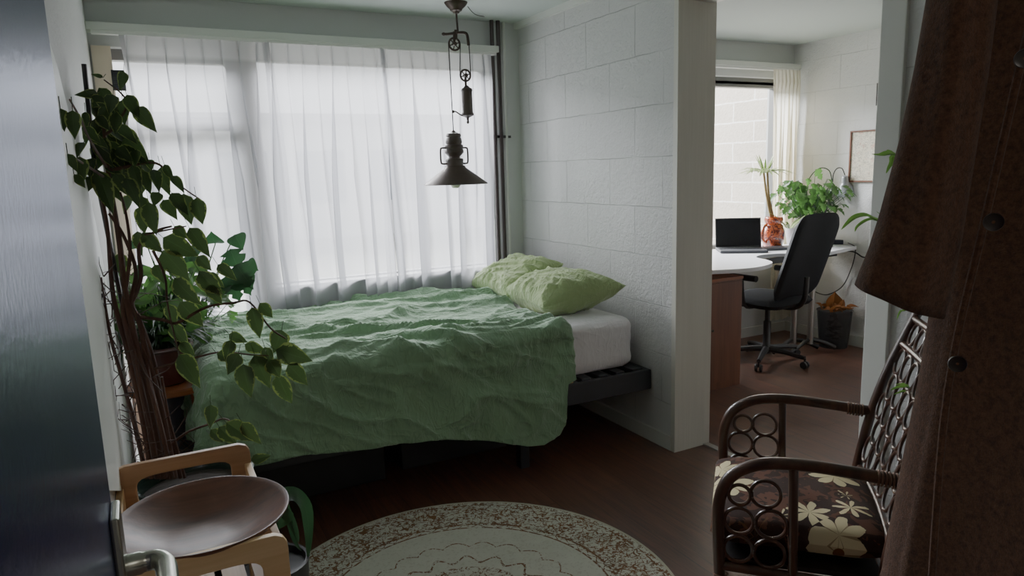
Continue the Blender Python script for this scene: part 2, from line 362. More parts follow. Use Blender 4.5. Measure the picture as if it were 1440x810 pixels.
def rug_mat():
    t = NT('vintage_rug'); o = t.obj(); s = t.xyz(o)
    r = t.math('SQRT', t.math('ADD', t.math('MULTIPLY', s[0], s[0]), t.math('MULTIPLY', s[1], s[1]))); an = t.math('ARCTAN2', s[1], s[0])
    def band(v, c, w): return t.math('LESS_THAN', t.math('ABSOLUTE', t.math('SUBTRACT', v, c)), w)
    def mul(a, b): return t.math('MULTIPLY', a, b)
    worn = t.step(t.noise(o, 95, 3, .6), .42, .5); worn2 = t.step(t.noise(o, 42, 3, .6), .38, .48)
    n1 = t.noise(o, 15, 2, .5, 1.6); n2 = t.noise(t.mapped(o, (1, 1, 1), (3.1, 1.7, 0)), 22, 2, .5, 1.2)
    scroll = t.math('MAXIMUM', band(n1, .5, .030), band(n2, .5, .030)); scroll = mul(scroll, worn2)
    speck = mul(t.math('GREATER_THAN', t.noise(t.mapped(o, (1, 1, 1), (9, 2, 0)), 85, 2, .7), .585), .85)
    border = t.math('GREATER_THAN', r, .525)
    k = mul(border, t.math('MAXIMUM', scroll, speck))
    # rosettes set round the border
    fa = t.math('SUBTRACT', t.math('FRACT', t.math('MULTIPLY', an, 14/(2*PI))), .5); lx = mul(t.math('MULTIPLY', fa, .28), 1.); ly = t.math('SUBTRACT', r, .625)
    lr = t.math('SQRT', t.math('ADD', mul(lx, lx), mul(ly, ly))); la = t.math('ARCTAN2', ly, lx)
    ros = band(lr, t.math('ADD', .032, mul(t.math('COSINE', mul(la, 7.)), .008)), .0045); ros = t.math('MAXIMUM', ros, band(lr, 0., .008))
    k = t.math('MAXIMUM', k, mul(ros, worn2))
    for c, w in ((.535, .0045), (.505, .004), (.7, .003)): k = t.math('MAXIMUM', k, mul(band(r, c, w), worn2))
    fz = mul(band(r, t.math('ADD', .52, mul(t.math('SINE', mul(an, 60.)), .008)), .003), worn); k = t.math('MAXIMUM', k, fz)
    med = band(r, t.math('ADD', .27, mul(t.math('COSINE', mul(an, 16.)), .022)), .006)
    med = t.math('MAXIMUM', med, band(r, t.math('ADD', .36, mul(t.math('ABSOLUTE', t.math('SINE', mul(an, 11.))), .03)), .0035))
    med = t.math('MAXIMUM', med, mul(t.math('LESS_THAN', r, .22), t.math('MAXIMUM', band(n1, .5, .03), band(n2, .5, .02))))
    k = t.math('MAXIMUM', k, mul(med, worn))
    k = t.math('MAXIMUM', k, mul(mul(t.math('LESS_THAN', r, .5), speck), .2))
    base = t.mix(t.noise(o, 12, 4), rgb(200, 200, 186), rgb(222, 221, 208))
    ink = t.mix(t.noise(o, 9, 2), rgb(84, 58, 38), rgb(138, 88, 38))
    c = t.mix(mul(k, .95), base, ink); c = t.mix(t.math('GREATER_THAN', r, .722), c, rgb(196, 192, 172))
    return t.done(t.pbr(c, .95, 0, t.bump(t.math('ADD', t.noise(o, 400, 2), t.math('MULTIPLY', k, -.4)), .0012), .1))
m_rug = rug_mat()
def floral():
    t = NT('brown_floral_fabric'); o = t.obj(); sc = 6.4
    sx = t.xyz(o); flat = t.comb(sx[0], sx[1], t.math('MULTIPLY', sx[2], .6))
    v = t.n('ShaderNodeTexVoronoi', voronoi_dimensions='3D'); t.l(flat, v.inputs['Vector']); v.inputs['Scale'].default_value = sc; v.inputs['Randomness'].default_value = .75
    d = t.n('ShaderNodeVectorMath', operation='SUBTRACT'); t.l(flat, d.inputs[0]); t.l(v.outputs['Position'], d.inputs[1]); q = t.xyz(d.outputs[0])
    r = v.outputs['Distance']; an = t.math('ARCTAN2', q[1], q[0]); pet = t.math('ABSOLUTE', t.math('COSINE', t.math('MULTIPLY', an, 3.5)))
    edge = t.math('ADD', t.math('ADD', .34, t.math('MULTIPLY', pet, .20)), t.math('MULTIPLY', t.math('SUBTRACT', t.noise(o, 40, 2), .5), .12))
    fl = t.math('LESS_THAN', r, edge); ce = t.math('LESS_THAN', r, .1); veins = t.math('LESS_THAN', pet, .2)
    bg = t.mix(t.math('GREATER_THAN', t.noise(o, 22, 2, .5, 1.), .52), rgb(44, 26, 20), rgb(84, 52, 38))
    pick = t.math('GREATER_THAN', t.xyz(v.outputs['Color'])[0], .15)
    c = t.mix(t.math('MULTIPLY', fl, pick), bg, rgb(216, 202, 160)); c = t.mix(t.math('MULTIPLY', t.math('MULTIPLY', veins, fl), .7), c, rgb(110, 76, 48)); c = t.mix(ce, c, rgb(110, 72, 40))
    return t.done(t.pbr(c, .85, 0, t.bump(t.noise(o, 500, 2), .0005), .2))
m_floral = floral()
def amber():
    t = NT('amber_glazed_ceramic'); o = t.obj(); n = t.noise(o, 26, 3, .6, 2.)
    return t.done(t.pbr(t.mix(t.step(n, .44, .56), rgb(86, 26, 14), rgb(196, 84, 30)), .15, 0, t.bump(n, .004), .6, .6))
m_amber = amber()
def brick_out():
    t = NT('pale_brick'); o = t.obj(); s = t.xyz(o); n = t.noise(o, 9, 4)
    br = t.n('ShaderNodeTexBrick'); t.l(t.comb(t.math('ADD', s[1], t.math('MULTIPLY', n, .02)), t.math('ADD', t.math('ADD', s[2], .728), t.math('MULTIPLY', n, .015))), br.inputs['Vector']); br.offset = .5
    br.inputs['Scale'].default_value = 1; br.inputs['Brick Width'].default_value = .5; br.inputs['Row Height'].default_value = .182; br.inputs['Mortar Size'].default_value = .008; br.inputs['Mortar Smooth'].default_value = .4
    br.inputs['Color1'].default_value = rgb(206, 196, 182); br.inputs['Color2'].default_value = rgb(190, 180, 166); br.inputs['Mortar'].default_value = rgb(240, 238, 232)
    c = t.mix(t.math('MULTIPLY', t.step(t.noise(o, 30, 4, .7), .45, .7), .35), br.outputs['Color'], rgb(150, 138, 122))
    return t.done(t.pbr(c, .9, 0, t.bump(t.noise(o, 50, 3), .004)))
m_brick = brick_out()
def print_mat():
    t = NT('faded_print'); o = t.obj(); n = t.noise(o, 32, 4, .6, 1.5); a = t.math('LESS_THAN', t.math('ABSOLUTE', t.math('SUBTRACT', n, .5)), .03)
    c = t.mix(t.step(t.noise(o, 11, 3), .35, .65), rgb(222, 212, 188), rgb(236, 228, 208)); c = t.mix(t.math('MULTIPLY', a, .55), c, rgb(120, 116, 100))
    red = t.step(t.noise(t.mapped(o, (1, 1, 1), (4, 3, 1)), 13, 2), .58, .66); c = t.mix(t.math('MULTIPLY', red, .45), c, rgb(190, 110, 90))
    return t.done(t.pbr(c, .3, 0, None, .5))
m_print = print_mat()
def basket_mat():
    t = NT('smoked_clear_plastic'); p = t.pbr(rgb(60, 60, 62), .3); tp = t.n('ShaderNodeBsdfTransparent'); tp.inputs[0].default_value = (.8, .8, .8, 1)
    m = t.n('ShaderNodeMixShader'); m.inputs[0].default_value = .5; t.l(p, m.inputs[1]); t.l(tp.outputs[0], m.inputs[2]); return t.done(m.outputs[0])
m_basket = basket_mat()

# ------------------------------------------------------------------ room shell
H = 2.377
def struct(name, mb, m, **k):
    o = mb.build(name, m, smooth=False, **k); o['kind'] = 'structure'; return o
struct('floor', MB().box(-2.6, 2.75, -5.6, .22, -.12, 0), m_floor)
struct('ceiling', MB().box(-2.6, 2.75, -5.6, .22, H, H+.15), m_ceil)
struct('wall_left', MB().box(-2.6, -2.43, -4.3, 0, 0, H), m_block_left)
b = MB(); b.box(-.0, .2, -1.535, 0, 0, H)
struct('wall_center', b, m_block)
b = MB(); b.box(0, .2, -4.3, -2.66, 0, H); b.box(0, .2, -2.66, -1.535, 2.215, H)
struct('wall_center_rear', b, m_block)
struct('wall_right', MB().box(2.575, 2.75, -4.3, 0, 0, H), m_block_r2)
# window wall: header, piers, parapet
ZT = 2.115; ZS = .80
b = MB(); b.box(-2.6, 2.75, 0, .2, ZT, H); b.box(-2.6, -2.40, 0, .2, 0, ZT); b.box(-.215, .9, 0, .2, 0, ZT); b.box(-1.66, -.215, 0, .2, 0, ZS)
b.box(.9, 2.75, 0, .2, 0, ZS-.06); b.box(2.5, 2.75, 0, .2, ZS-.06, ZT)
struct('wall_window_side', b, m_upper)
b = MB(); b.box(-2.6, -2.42, -4.45, -4.3, 0, H); b.box(-1.5, 2.75, -4.45, -4.3, 0, H); b.box(-2.42, -1.5, -4.45, -4.3, 2.1, H)
struct('wall_front', b, m_front)
b = MB(); b.box(-2.6, 2.75, -5.75, -5.6, 0, H); b.box(-2.75, -2.6, -5.75, .2, 0, H); b.box(2.75, 2.9, -5.75, -4.3, 0, H)
struct('wall_hall', b, m_front)
# column casing and jamb of the opening
struct('trim_1', MB().box(-.012, .222, -1.56, -1.53, 0, H), m_casing)
struct('trim_2', MB().box(-.014, .214, -2.668, -2.577, 0, 2.215), m_trim, bevel=.004)
struct('trim_3', MB().box(-.014, .214, -2.64, -1.56, 2.195, 2.25), m_trim)
struct('trim_4', MB().box(-.03, 0, -1.53, 0, H-.035, H), m_trim)
struct('trim_5', MB().box(.18, .215, -2.577, -1.56, 0, .008), m_strip)
struct('baseboard_center', MB().box(-.014, 0, -1.53, 0, 0, .075), m_trim)
struct('baseboard_right', MB().box(2.56, 2.575, -4.3, 0, 0, .08), m_trim)
struct('baseboard_left', MB().box(-2.43, -2.418, -4.3, 0, 0, .075), m_trim)
struct('baseboard_window', MB().box(.2, 2.575, -.014, 0, 0, .08), m_trim)

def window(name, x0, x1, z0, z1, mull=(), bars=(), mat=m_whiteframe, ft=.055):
    w = thing(name, None, None, ((x0+x1)/2, .1, z0)); w['kind'] = 'structure'
    cx = (x0+x1)/2; f = MB()
    def bx(a, b_, c, d): f.box(a-cx, b_-cx, -.035, .035, c-z0, d-z0)
    bx(x0, x0+ft, z0, z1); bx(x1-ft, x1, z0, z1); bx(x0, x1, z0, z0+ft); bx(x0, x1, z1-ft, z1)
    for m_ in mull: bx(m_-.03, m_+.03, z0, z1)
    for (a, b_, z, h) in bars: bx(a, b_, z, z+h)
    f.build('window_frame', mat, w, False, bevel=.004)
    MB().box(x0-cx+.01, x1-cx-.01, -.004, .004, .01, z1-z0-.01).build('window_pane', m_glass, w, False)
    return w
window('window_1', -2.40, -1.74, .02, ZT, bars=((-2.40, -1.74, 1.705, .075),))
window('window_2', -1.66, -.215, ZS, ZT, ft=.03)
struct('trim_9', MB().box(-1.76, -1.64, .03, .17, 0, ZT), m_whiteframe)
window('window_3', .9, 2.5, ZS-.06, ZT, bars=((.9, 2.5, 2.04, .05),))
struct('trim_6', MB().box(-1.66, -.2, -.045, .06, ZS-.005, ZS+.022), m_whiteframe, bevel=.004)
struct('trim_7', MB().box(.9, 2.5, -.045, .06, ZS-.065, ZS-.035), m_trim, bevel=.004)
# cream frame and small vent by the left corner
struct('trim_8', MB().box(-2.42, -2.335, -.02, .03, 0, ZT), m_cream)
b = thing('window_vent', 'small dark ventilation grille high in the cream window frame left of the curtain', 'vent', (-2.315, -.012, 1.90))
MB().box(-.03, .03, -.012, .012, 0, .10).build('vent_body', m_blackplastic, b, False)
f = MB()
for k in range(4): f.box(-.024, .024, -.016, -.011, .012+k*.021, .024+k*.021)
f.build('louvre', m_keys, b, False)

# curtain rails
def rail(label, x0, x1):
    r = thing('curtain_rail', label, 'curtain rail', ((x0+x1)/2, -.06, 2.165)); w = (x1-x0)/2
    MB().box(-w, w, -.035, .06, .012, .05).build('pelmet_board', m_trim, r, False, bevel=.003)
    MB().box(-w+.02, w-.02, -.03, .01, -.004, .012).build('track', m_white_plastic, r, False)
    return r
rail('long white curtain rail above the bedroom window', -2.43, -.19)
rail('short white curtain rail above the study window', .25, 2.55)

def curtain(label, x0, x1, nple, ybase, lean_l, lean_r, seed, mat, zb=.03, zt=2.165, amp=.026, bot_scale=1.0, group=None, pitch_noise=.42):
    rr = random.Random(seed); nx = nple*14; nz = 46; v = []; f = []
    off = [rr.uniform(-pitch_noise, pitch_noise) for _ in range(nple+2)]; am = [rr.uniform(.25, 1.5) for _ in range(nple+2)]; dr = [rr.uniform(-.035, .035) for _ in range(nple+2)]
    for j in range(nz+1):
        q = j/nz; q2 = q**.8; z = zt+(zb-zt)*q2
        g = min(1, max(0, (q2-.04)/.3)); 
        for i in range(nx+1):
            u = i/nx*nple; k = int(min(u, nple-1e-6)); fr = u-k
            w = off[k]*(1-fr)+off[k+1]*fr; a = am[k]*(1-fr)+am[k+1]*fr; d = dr[k]*(1-fr)+dr[k+1]*fr
            x = x0+(x1-x0)*i/nx+(lean_l*(1-i/nx)+lean_r*i/nx)*q**1.1+d*q*g
            ph = 2*PI*(u+w*g)
            pin = math.exp(-((fr-.5)/.09)**2)
            top = -.018*pin*(1-abs(q2-.045)/.05 if abs(q2-.045) < .05 else 0)
            wave = math.cos(ph)*(.5+.5*g)+.35*g*math.sin(ph*.5+seed+2.2*q)+.16*g*math.sin(ph*2.3+3*q)
            y = ybase+amp*a*(.35+.65*g)*wave*(1-.7*max(0, 1-q2/.05))+top
            g2 = min(1, max(0, (q2-.08)/.45)); pb = ph*.5+seed*1.7+.9*w
            x += (.014+.030*g-.014*g2)*a*math.sin(ph+.9+1.1*q)*(1-.6*max(0, 1-q2/.05))+.054*g2*(.5+.5*a)*math.sin(pb+1.1)
            y += .022*g2*math.cos(pb)
            v.append((x, y, z))
    for j in range(nz):
        for i in range(nx):
            a = j*(nx+1)+i; f.append((a, a+1, a+nx+2, a+nx+1))
    m = MB(); m.add(v, f); o = m.build('sheer_curtain', mat, angle=180)
    # folded hem at both side edges
    for e in (0, nx):
        hm = MB(); s = 1 if e == 0 else -1; pv = []; pf = []
        for j in range(nz+1):
            p = v[j*(nx+1)+e]; qn = v[j*(nx+1)+e+s*3]
            pv += [(p[0], p[1]-.004, p[2]), ((p[0]+s*.022), p[1]-.006+(qn[1]-p[1])*.4, p[2])]
        for j in range(nz): pf.append((2*j, 2*j+1, 2*j+3, 2*j+2))
        hm.add(pv, pf).build('side_hem', mat, o)
    return tag(o, label, 'curtain', group)
curtain('white sheer pleated curtain, left panel over the glazed garden door', -2.30, -1.60, 8, -.080, .04, .10, 3, m_sheer)
curtain('white sheer pleated curtain, middle panel above the foot half of the bed', -1.61, -.945, 8, -.086, .10, .05, 5, m_sheer)
curtain('white sheer pleated curtain, right panel ending at the dark pipes', -.96, -.245, 9, -.078, .05, .0, 8, m_sheer)
curtain('cream pleated curtain drawn to the right side of the study window', 2.22, 2.52, 7, -.105, .02, .02, 11, m_cream_curtain, zb=.14, amp=.022)

# pipes in the corner
def pipe(label, x, r, mat, y=-.045, z1=H):
    p = thing('heating_pipe', label, 'pipe', (x, y, 0)); MB().tube([(0, 0, 0), (0, 0, z1)], r, 14).build('pipe', mat, p)
    MB().box(-.03, .03, -.004, .044, 1.652, 1.668).build('bracket', m_blackmetal, p, False)
    return p
pipe('dark brown vertical heating pipe, the left one beside the curtain', -.212, .0125, m_pipe)
pipe('dark brown vertical heating pipe, the right one nearer the block wall', -.168, .0135, m_pipe)
pipe('thin white vertical pipe in the corner beside the dark pipes', -.115, .009, m_trim, -.02)
o = MB().tube(curve([at(654, 4, 'y', -.36), at(668, 20, 'y', -.25), at(688, 24, 'y', -.05)], 8), .0025, 6).build('lamp_wire', m_cord)
tag(o, 'thin black wire running from the ceiling lamp cup to the dark pipes', 'wire')

# ------------------------------------------------------------------ bed
bed = thing('bed', 'double bed with black frame and white fitted mattress under the window', 'bed', (-1.05, -.70, 0))
BX, BY = -1.05, -.70
def L(x0, x1, y0, y1, z0, z1): return (x0-BX, x1-BX, y0-BY, y1-BY, z0, z1)
MB().box(*L(-2.10, -.012, -1.375, -1.345, .29, .395)).build('side_rail', m_bedframe, bed, False, bevel=.004)
MB().box(*L(-2.10, -.012, -.115, -.085, .29, .395)).build('side_rail', m_bedframe, bed, False, bevel=.004)
MB().box(*L(-2.10, -2.07, -1.345, -.115, .29, .395)).build('foot_rail', m_bedframe, bed, False, bevel=.004)
MB().box(*L(-.042, -.012, -1.345, -.115, .29, .395)).build('head_rail', m_bedframe, bed, False, bevel=.004)
k = 0
x = -2.0
while x < -.06:
    MB().box(*L(x, x+.055, -1.343, -.117, .378, .402)).build('slat', m_slat if k % 7 else m_beech_y, bed, False, bevel=.004); x += .105; k += 1
for lx in (-2.05, -.75):
    for ly in (-1.30, -.14):
        MB().box(*L(lx-.025, lx+.025, ly-.025, ly+.025, 0, .29)).build('leg', m_bedframe, bed, False, bevel=.004)
# mattress: rounded block with soft creases
def soft_box(name, mat, parent, x0, x1, y0, y1, z0, z1, r, amp, seed, n=40):
    cx, cy, cz = (x0+x1)/2, (y0+y1)/2, (z0+z1)/2; hx, hy, hz = (x1-x0)/2, (y1-y0)/2, (z1-z0)/2
    m = MB(); nu = n; rows = []
    prof = [(-hz, 1)]+[(-hz+r*(1-math.cos(a)), 0) for a in []]
    nv = 20; vs = []; fs = []
    per = []
    for k in range(4*nu):
        s = k//nu; t = (k % nu)/nu*2-1
        p = {0: (t, -1), 1: (1, t), 2: (-t, 1), 3: (-1, -t)}[s]; per.append(p)
    def ringpts(scale, z):
        for (a, b_) in per:
            # rounded rectangle
            X = a*hx; Y = b_*hy; R = .07
            ix = max(-hx+R, min(hx-R, X)); iy = max(-hy+R, min(hy-R, Y)); d = Vector((X-ix, Y-iy, 0)); 
            if d.length > 0: d = d.normalized()*min(R, d.length); 
            X = ix+d.x; Y = iy+d.y
            dx = X-(ix if False else 0); q = Vector((X, Y, 0)); nn = Vector((X/hx**1, Y/hy, 0)); nn = Vector((abs(nn.x)**6*(1 if X > 0 else -1), abs(nn.y)**6*(1 if Y > 0 else -1), 0)); nn = nn.normalized() if nn.length > 1e-6 else Vector((0, 0, 0))
            p = q-nn*scale
            w = noise.noise(Vector((p.x*2.2+seed, p.y*2.2, z*22+p.x*2)))*amp
            vs.append((cx+p.x+nn.x*w-BX, cy+p.y+nn.y*w-BY, z))
    levels = [(r*(1-math.sin(a)), z0+r*(1-math.cos(a))) for a in np.linspace(0, PI/2, 5)]
    levels += [(0, z0+r+(z1-z0-2*r)*k/10) for k in range(1, 10)]
    levels += [(r*(1-math.cos(a)), z1-r+r*math.sin(a)) for a in np.linspace(0, PI/2, 6)]
    levels += [(r+(.5)*k/6*hy, z1+.006*math.sin(k)) for k in range(1, 3)]
    for s_, z_ in levels: ringpts(s_, z_)
    N = len(per)
    for i in range(len(levels)-1):
        for k in range(N): fs.append((i*N+k, i*N+(k+1) % N, (i+1)*N+(k+1) % N, (i+1)*N+k))
    fs.append(tuple(range(N))[::-1]); fs.append(tuple((len(levels)-1)*N+k for k in range(N)))
    m.add(vs, fs); return m.build(name, mat, parent, angle=60)
soft_box('mattress', m_sheet, bed, -2.05, -.05, -1.30, -.08, .403, .665, .05, .010, 4)

# green duvet cover
def duvet():
    nx, ny = 300, 230
    x0, y0, zt = -2.075, -1.315, .682; amax = .33
    bx = [-2.5, -1.96, -1.75, -1.54, -1.29, -1.1, -.94, -.80, -.72, -.62, -.57, -.54, -.4]; bv = [.36, .37, .375, .40, .42, .46, .50, .545, .555, .53, .46, .30, .25]
    P = np.zeros((ny+1, nx+1, 3)); FL = np.zeros((ny+1, nx+1, 3)); rb = .045
    for j in range(ny+1):
        v = j/ny
        for i in range(nx+1):
            u = i/nx
            yr = v
            # right hem runs slightly diagonal towards the head at the window side
            Ytop = -.07; vt = .66
            if v < vt: Y = Ytop+(y0-Ytop)*(v/vt); bfrac = 0
            else: Y = y0; bfrac = (v-vt)/(1-vt)
            xr = -.515+.13*max(0, (Y-y0)/(Ytop-y0))**1.3+.03*math.sin(Y*9)
            X = xr+(x0-amax-xr)*u
            b_ = bfrac*float(np.interp(X, bx, bv)) if bfrac else 0
            if bfrac: X += -.03*math.sin(min(1, bfrac)*PI*.5)*(1-u)*0
            a = max(0, x0-X); rho = math.hypot(a, b_)
            FX, FY = X, Y-b_
            bxx = max(X, x0)
            if rho > 0: dx, dy = -a/rho, -b_/rho
            else: dx = dy = 0
            if rho < rb*PI/2: o_ = rb*math.sin(rho/rb); dz = rb*(1-math.cos(rho/rb))
            else:
                al = .15+.02*math.sin(FX*9); e = rho-rb*PI/2; o_ = rb+e*math.sin(al); dz = rb+e*math.cos(al)
            s = rho/.5
            # broad hanging folds
            wv = 0
            if rho > .02:
                tcoord = FX*1.0 + (FY*.8)
                ang = math.atan2(b_, a+1e-6) if a > 0 else PI/2
                wv = s*(.020*noise.noise(Vector((tcoord*5.5+b_*2.0, b_*1.2, 1.7)))*2+.010*math.sin(tcoord*21+3*noise.noise(Vector((FX*3, b_*4, 3)))))
                if a > 0: wv += s*.05*math.cos(ang*6)
            z = zt-dz
            P[j, i] = (bxx+dx*(o_+wv), Y+dy*(o_+wv), z); FL[j, i] = (FX, FY, rho)
    # normals
    du = np.gradient(P, axis=1); dv = np.gradient(P, axis=0); N = np.cross(du, dv); N /= np.linalg.norm(N, axis=2, keepdims=True)+1e-9
    if N[10, 100, 2] < 0: N = -N
    def rd(x, y, z=0.): return 1-abs(noise.noise(Vector((x, y, z))))*2.6
    for j in range(ny+1):
        for i in range(nx+1):
            X, Y, rho = FL[j, i]; wx = noise.noise(Vector((X*1.7, Y*1.7, 5)))*.22; wy = noise.noise(Vector((X*1.7, Y*1.7, 9)))*.16
            top = max(0, 1-rho/.08)
            yy = Y+wy+.16*X
            w = 0
            if top > 0:
                w += top*(.042*max(0, rd(X*.9+wx, yy*3.4, 2))**3+.020*max(0, rd(X*1.6, yy*7.5+wx*3, 7))**2.2+.008*max(0, rd(X*5+wy*4, yy*18, 4))**1.6+.004*max(0, rd(X*11+wy*8, yy*13, 44)))
                w *= min(1, (u_ := (i/nx))*30+.25)
            if rho > 0:
                hb = min(1, rho/.08); q = (X*.62+Y*.95); q2 = X*.95-Y*.62
                w += hb*(.020*max(0, rd(q*4.5+wx*2, q2*1.4, 12))**4+.014*max(0, rd(q*9+wx*4, q2*2.6, 15))**3.2+.005*max(0, rd(X*13, Y*10+wx*5, 21)))
                # gathers where the cloth leaves the top edge
                w += .010*math.exp(-((rho-.10)/.08)**2)*max(0, rd(X*13+wx*4, rho*3, 33))
            P[j, i] += N[j, i]*w
    P[:, :, 2] = np.where(FL[:, :, 2] < .01, np.maximum(P[:, :, 2], .672), P[:, :, 2])
    m = MB(); W = nx+1
    m.add([tuple(p) for p in P.reshape(-1, 3)], [(j*W+i, j*W+i+1, (j+1)*W+i+1, (j+1)*W+i) for j in range(ny) for i in range(nx)])
    o = m.build('duvet_cover', m_green, angle=180, solid=.006); return o
tag(duvet(), 'crumpled green cotton duvet cover hanging over the front of the bed', 'duvet cover')

def pillow(label, corners, T, seed):
    "corners: 4 points a(u-,v-) b(u+,v-) c(u+,v+) d(u-,v+)"
    a, b_, c, d = [Vector(p) for p in corners]; nn = (b_-a).cross(d-a).normalized(); n = 60; m = MB()
    for sgn in (1, -1):
        vs = []
        for j in range(n+1):
            for i in range(n+1):
                u, v = i/n*2-1, j/n*2-1
                pu = u*(1-.10*(1-v*v)*abs(u)**3); pv = v*(1-.10*(1-u*u)*abs(v)**3)
                p = a*(1-pu)*(1-pv)/4+b_*(1+pu)*(1-pv)/4+c*(1+pu)*(1+pv)/4+d*(1-pu)*(1+pv)/4
                h = ((1-abs(u)**2.6)*(1-abs(v)**2.6))**.52 if abs(u) < 1 and abs(v) < 1 else 0
                w = noise.noise(Vector((u*1.5+seed, v*1.5, sgn)))*.2
                rad = math.hypot(u, v); an = math.atan2(v, u)
                cr = max(0, 1-abs(noise.noise(Vector((math.cos(an)*3.2+seed, math.sin(an)*3.2, rad*.9)))*3))*.017*min(1, h*1.8)*min(1, rad*1.3)
                cr += max(0, 1-abs(noise.noise(Vector((u*2+v*3+seed, v*1.2-u, 4)))*3.2))*.014*h
                vs.append(p+nn*sgn*(T*h*(1+w)+cr))
        fs = [(j*(n+1)+i, j*(n+1)+i+1, (j+1)*(n+1)+i+1, (j+1)*(n+1)+i) for j in range(n) for i in range(n)]
        m.add(vs, fs if sgn > 0 else [q[::-1] for q in fs])
    o = m.build('pillow', m_pillow, angle=180)
    return tag(o, label, 'pillow', None)
pillow('sage green pillow at the window side, leaning against the block wall', [(-.47, -.64, .72), (-.45, -.06, .715), (-.10, -.10, .86), (-.09, -.66, .885)], .085, 2)
pillow('sage green pillow nearest the room, resting on the white sheet', [(-.50, -1.10, .735), (-.46, -.53, .73), (-.12, -.62, .80), (-.06, -1.23, .825)], .10, 9)

# boxes below the bed
for lb, x0, x1, y0, y1, h in (('black storage crate under the head end of the bed', -.62, -.30, -1.0, -.45, .26), ('black storage crate under the middle of the bed', -1.30, -.68, -1.05, -.45, .27), ('black storage crate under the foot end of the bed', -2.0, -1.36, -1.1, -.45, .27)):
    t_ = thing('storage_crate', lb, 'crate', ((x0+x1)/2, (y0+y1)/2, 0), group='crates under the bed'); w, d = (x1-x0)/2, (y1-y0)/2
    MB().prism([(-w+.02, -d+.02), (w-.02, -d+.02), (w-.02, d-.02), (-w+.02, d-.02)], 0, h-.03).build('crate_body', m_dark, t_, False, bevel=.008)
    MB().box(-w, w, -d, d, h-.03, h).build('lid', m_dark, t_, False, bevel=.006)

# rug
rug = MB().lathe([(.002, .0), (.733, .0), (.735, .004), (.733, .008), (.002, .008)], 128, cap=False).build('round_rug', m_rug)
rug.location = (-1.446, -2.1855, 0); tag(rug, 'round beige rug with worn ochre oriental pattern on the dark floor', 'rug')
mat = MB().lathe([(.002, 0), (.47, 0), (.472, .003), (.47, .006), (.002, .006)], 64, cap=False).build('floor_glare_disc', plain('grey_floor_glare', rgb(150, 144, 132), .9, var=.15, nscale=14, bd=.001))  # pale disc added to paint light reflected by the floor
mat.location = (-.36, -3.05, 0); mat.scale = (.78, .85, 1); tag(mat, 'plain grey disc painted as light reflected on the floor underneath the cane armchair', 'mat')  # 'mat' is only the disc of painted floor light

# ------------------------------------------------------------------ pulley pendant lamp
YL = -.40
def lp(x, y): return at(x, y, 'y', YL)
ax = lp(641, 100).x
lamp = thing('pendant_lamp', 'rustic bronze pulley pendant lamp with counterweight hanging in front of the curtain', 'lamp', (0, 0, 0))
zc = H
c0 = lp(641, 4); MB().lathe([(.004, -.062), (.016, -.058), (.020, -.05), (.032, -.045), (.036, -.035), (.052, -.022), (.064, -.006), (.066, 0)], 28, (c0.x, YL, zc)).build('ceiling_cup', m_brass, lamp)
j0 = lp(644, 46); MB().tube([(c0.x, YL, zc-.05), j0], .006, 8).build('stem', m_brass, lamp)
b = MB(); b.tube(curve([lp(624, 48), lp(630, 48), lp(644, 46), lp(653, 46), lp(657, 50), lp(659, 64)], 5), .0085, 10); b.ellip(lp(624, 48), .013, .01, .01, 6, 8); b.tube([lp(641, 42), lp(641, 56)], .010, 8)
b.build('support_arm', m_brass, lamp)
def pulley(px, py, R):
    c = lp(px, py); m = MB(); m.ring(c, R, .006, (0, 1, 0), 28, 8)
    for k in range(6):
        a = 2*PI*k/6+.3; m.tube([c, c+Vector((math.cos(a)*R, 0, math.sin(a)*R))], .0035, 6)
    m.tube([c+Vector((0, -.014, 0)), c+Vector((0, .014, 0))], .011, 12); m.tube([c+Vector((0, 0, .005)), c+Vector((0, 0, R+.035 if py < 80 else -R-.03))], .007, 8)
    m.build('pulley_wheel', m_brass, lamp); return c
c1 = pulley(639, 62, .033); c2 = pulley(654.5, 106, .031)
b = MB(); R1, R2 = .036, .034
top = lp(637.5, 183)
pts = [top, (c1.x-R1, YL, c1.z)]+[(c1.x-R1*math.cos(a), YL, c1.z+R1*math.sin(a)) for a in np.linspace(.3, PI-.3, 7)]+[(c1.x+R1, YL, c1.z)]
pts += [(c2.x-R2, YL, c2.z)]+[(c2.x-R2*math.cos(a), YL, c2.z-R2*math.sin(a)) for a in np.linspace(.3, PI-.3, 7)]+[(c2.x+R2, YL, c2.z), lp(659.5, 62)]
b.tube(pts, .0032, 6); b.build('cord', m_cord, lamp)
w0 = lp(656, 120)
MB().lathe([(.006, .0), (.012, -.004), (.018, -.012), (.030, -.018), (.034, -.028), (.031, -.036), (.032, -.15), (.036, -.158), (.036, -.168), (.020, -.176), (.008, -.182), (.006, -.20), (.010, -.205), (.004, -.215)], 24, (w0.x, YL, w0.z)).build('counterweight', m_bakelite, lamp)
b = MB(); b.tube(curve([lp(637.5, 157), lp(641, 157), lp(647, 161), lp(652, 163), lp(657, 162)], 5), .0045, 8); b.ellip(lp(637.5, 157), .009, .009, .009, 6, 8); b.build('guide_hook', m_brass, lamp)
zt = lp(638, 184).z; zb_ = lp(641, 257).z; xl = lp(639, 220).x
def Z(py): return lp(640, py).z
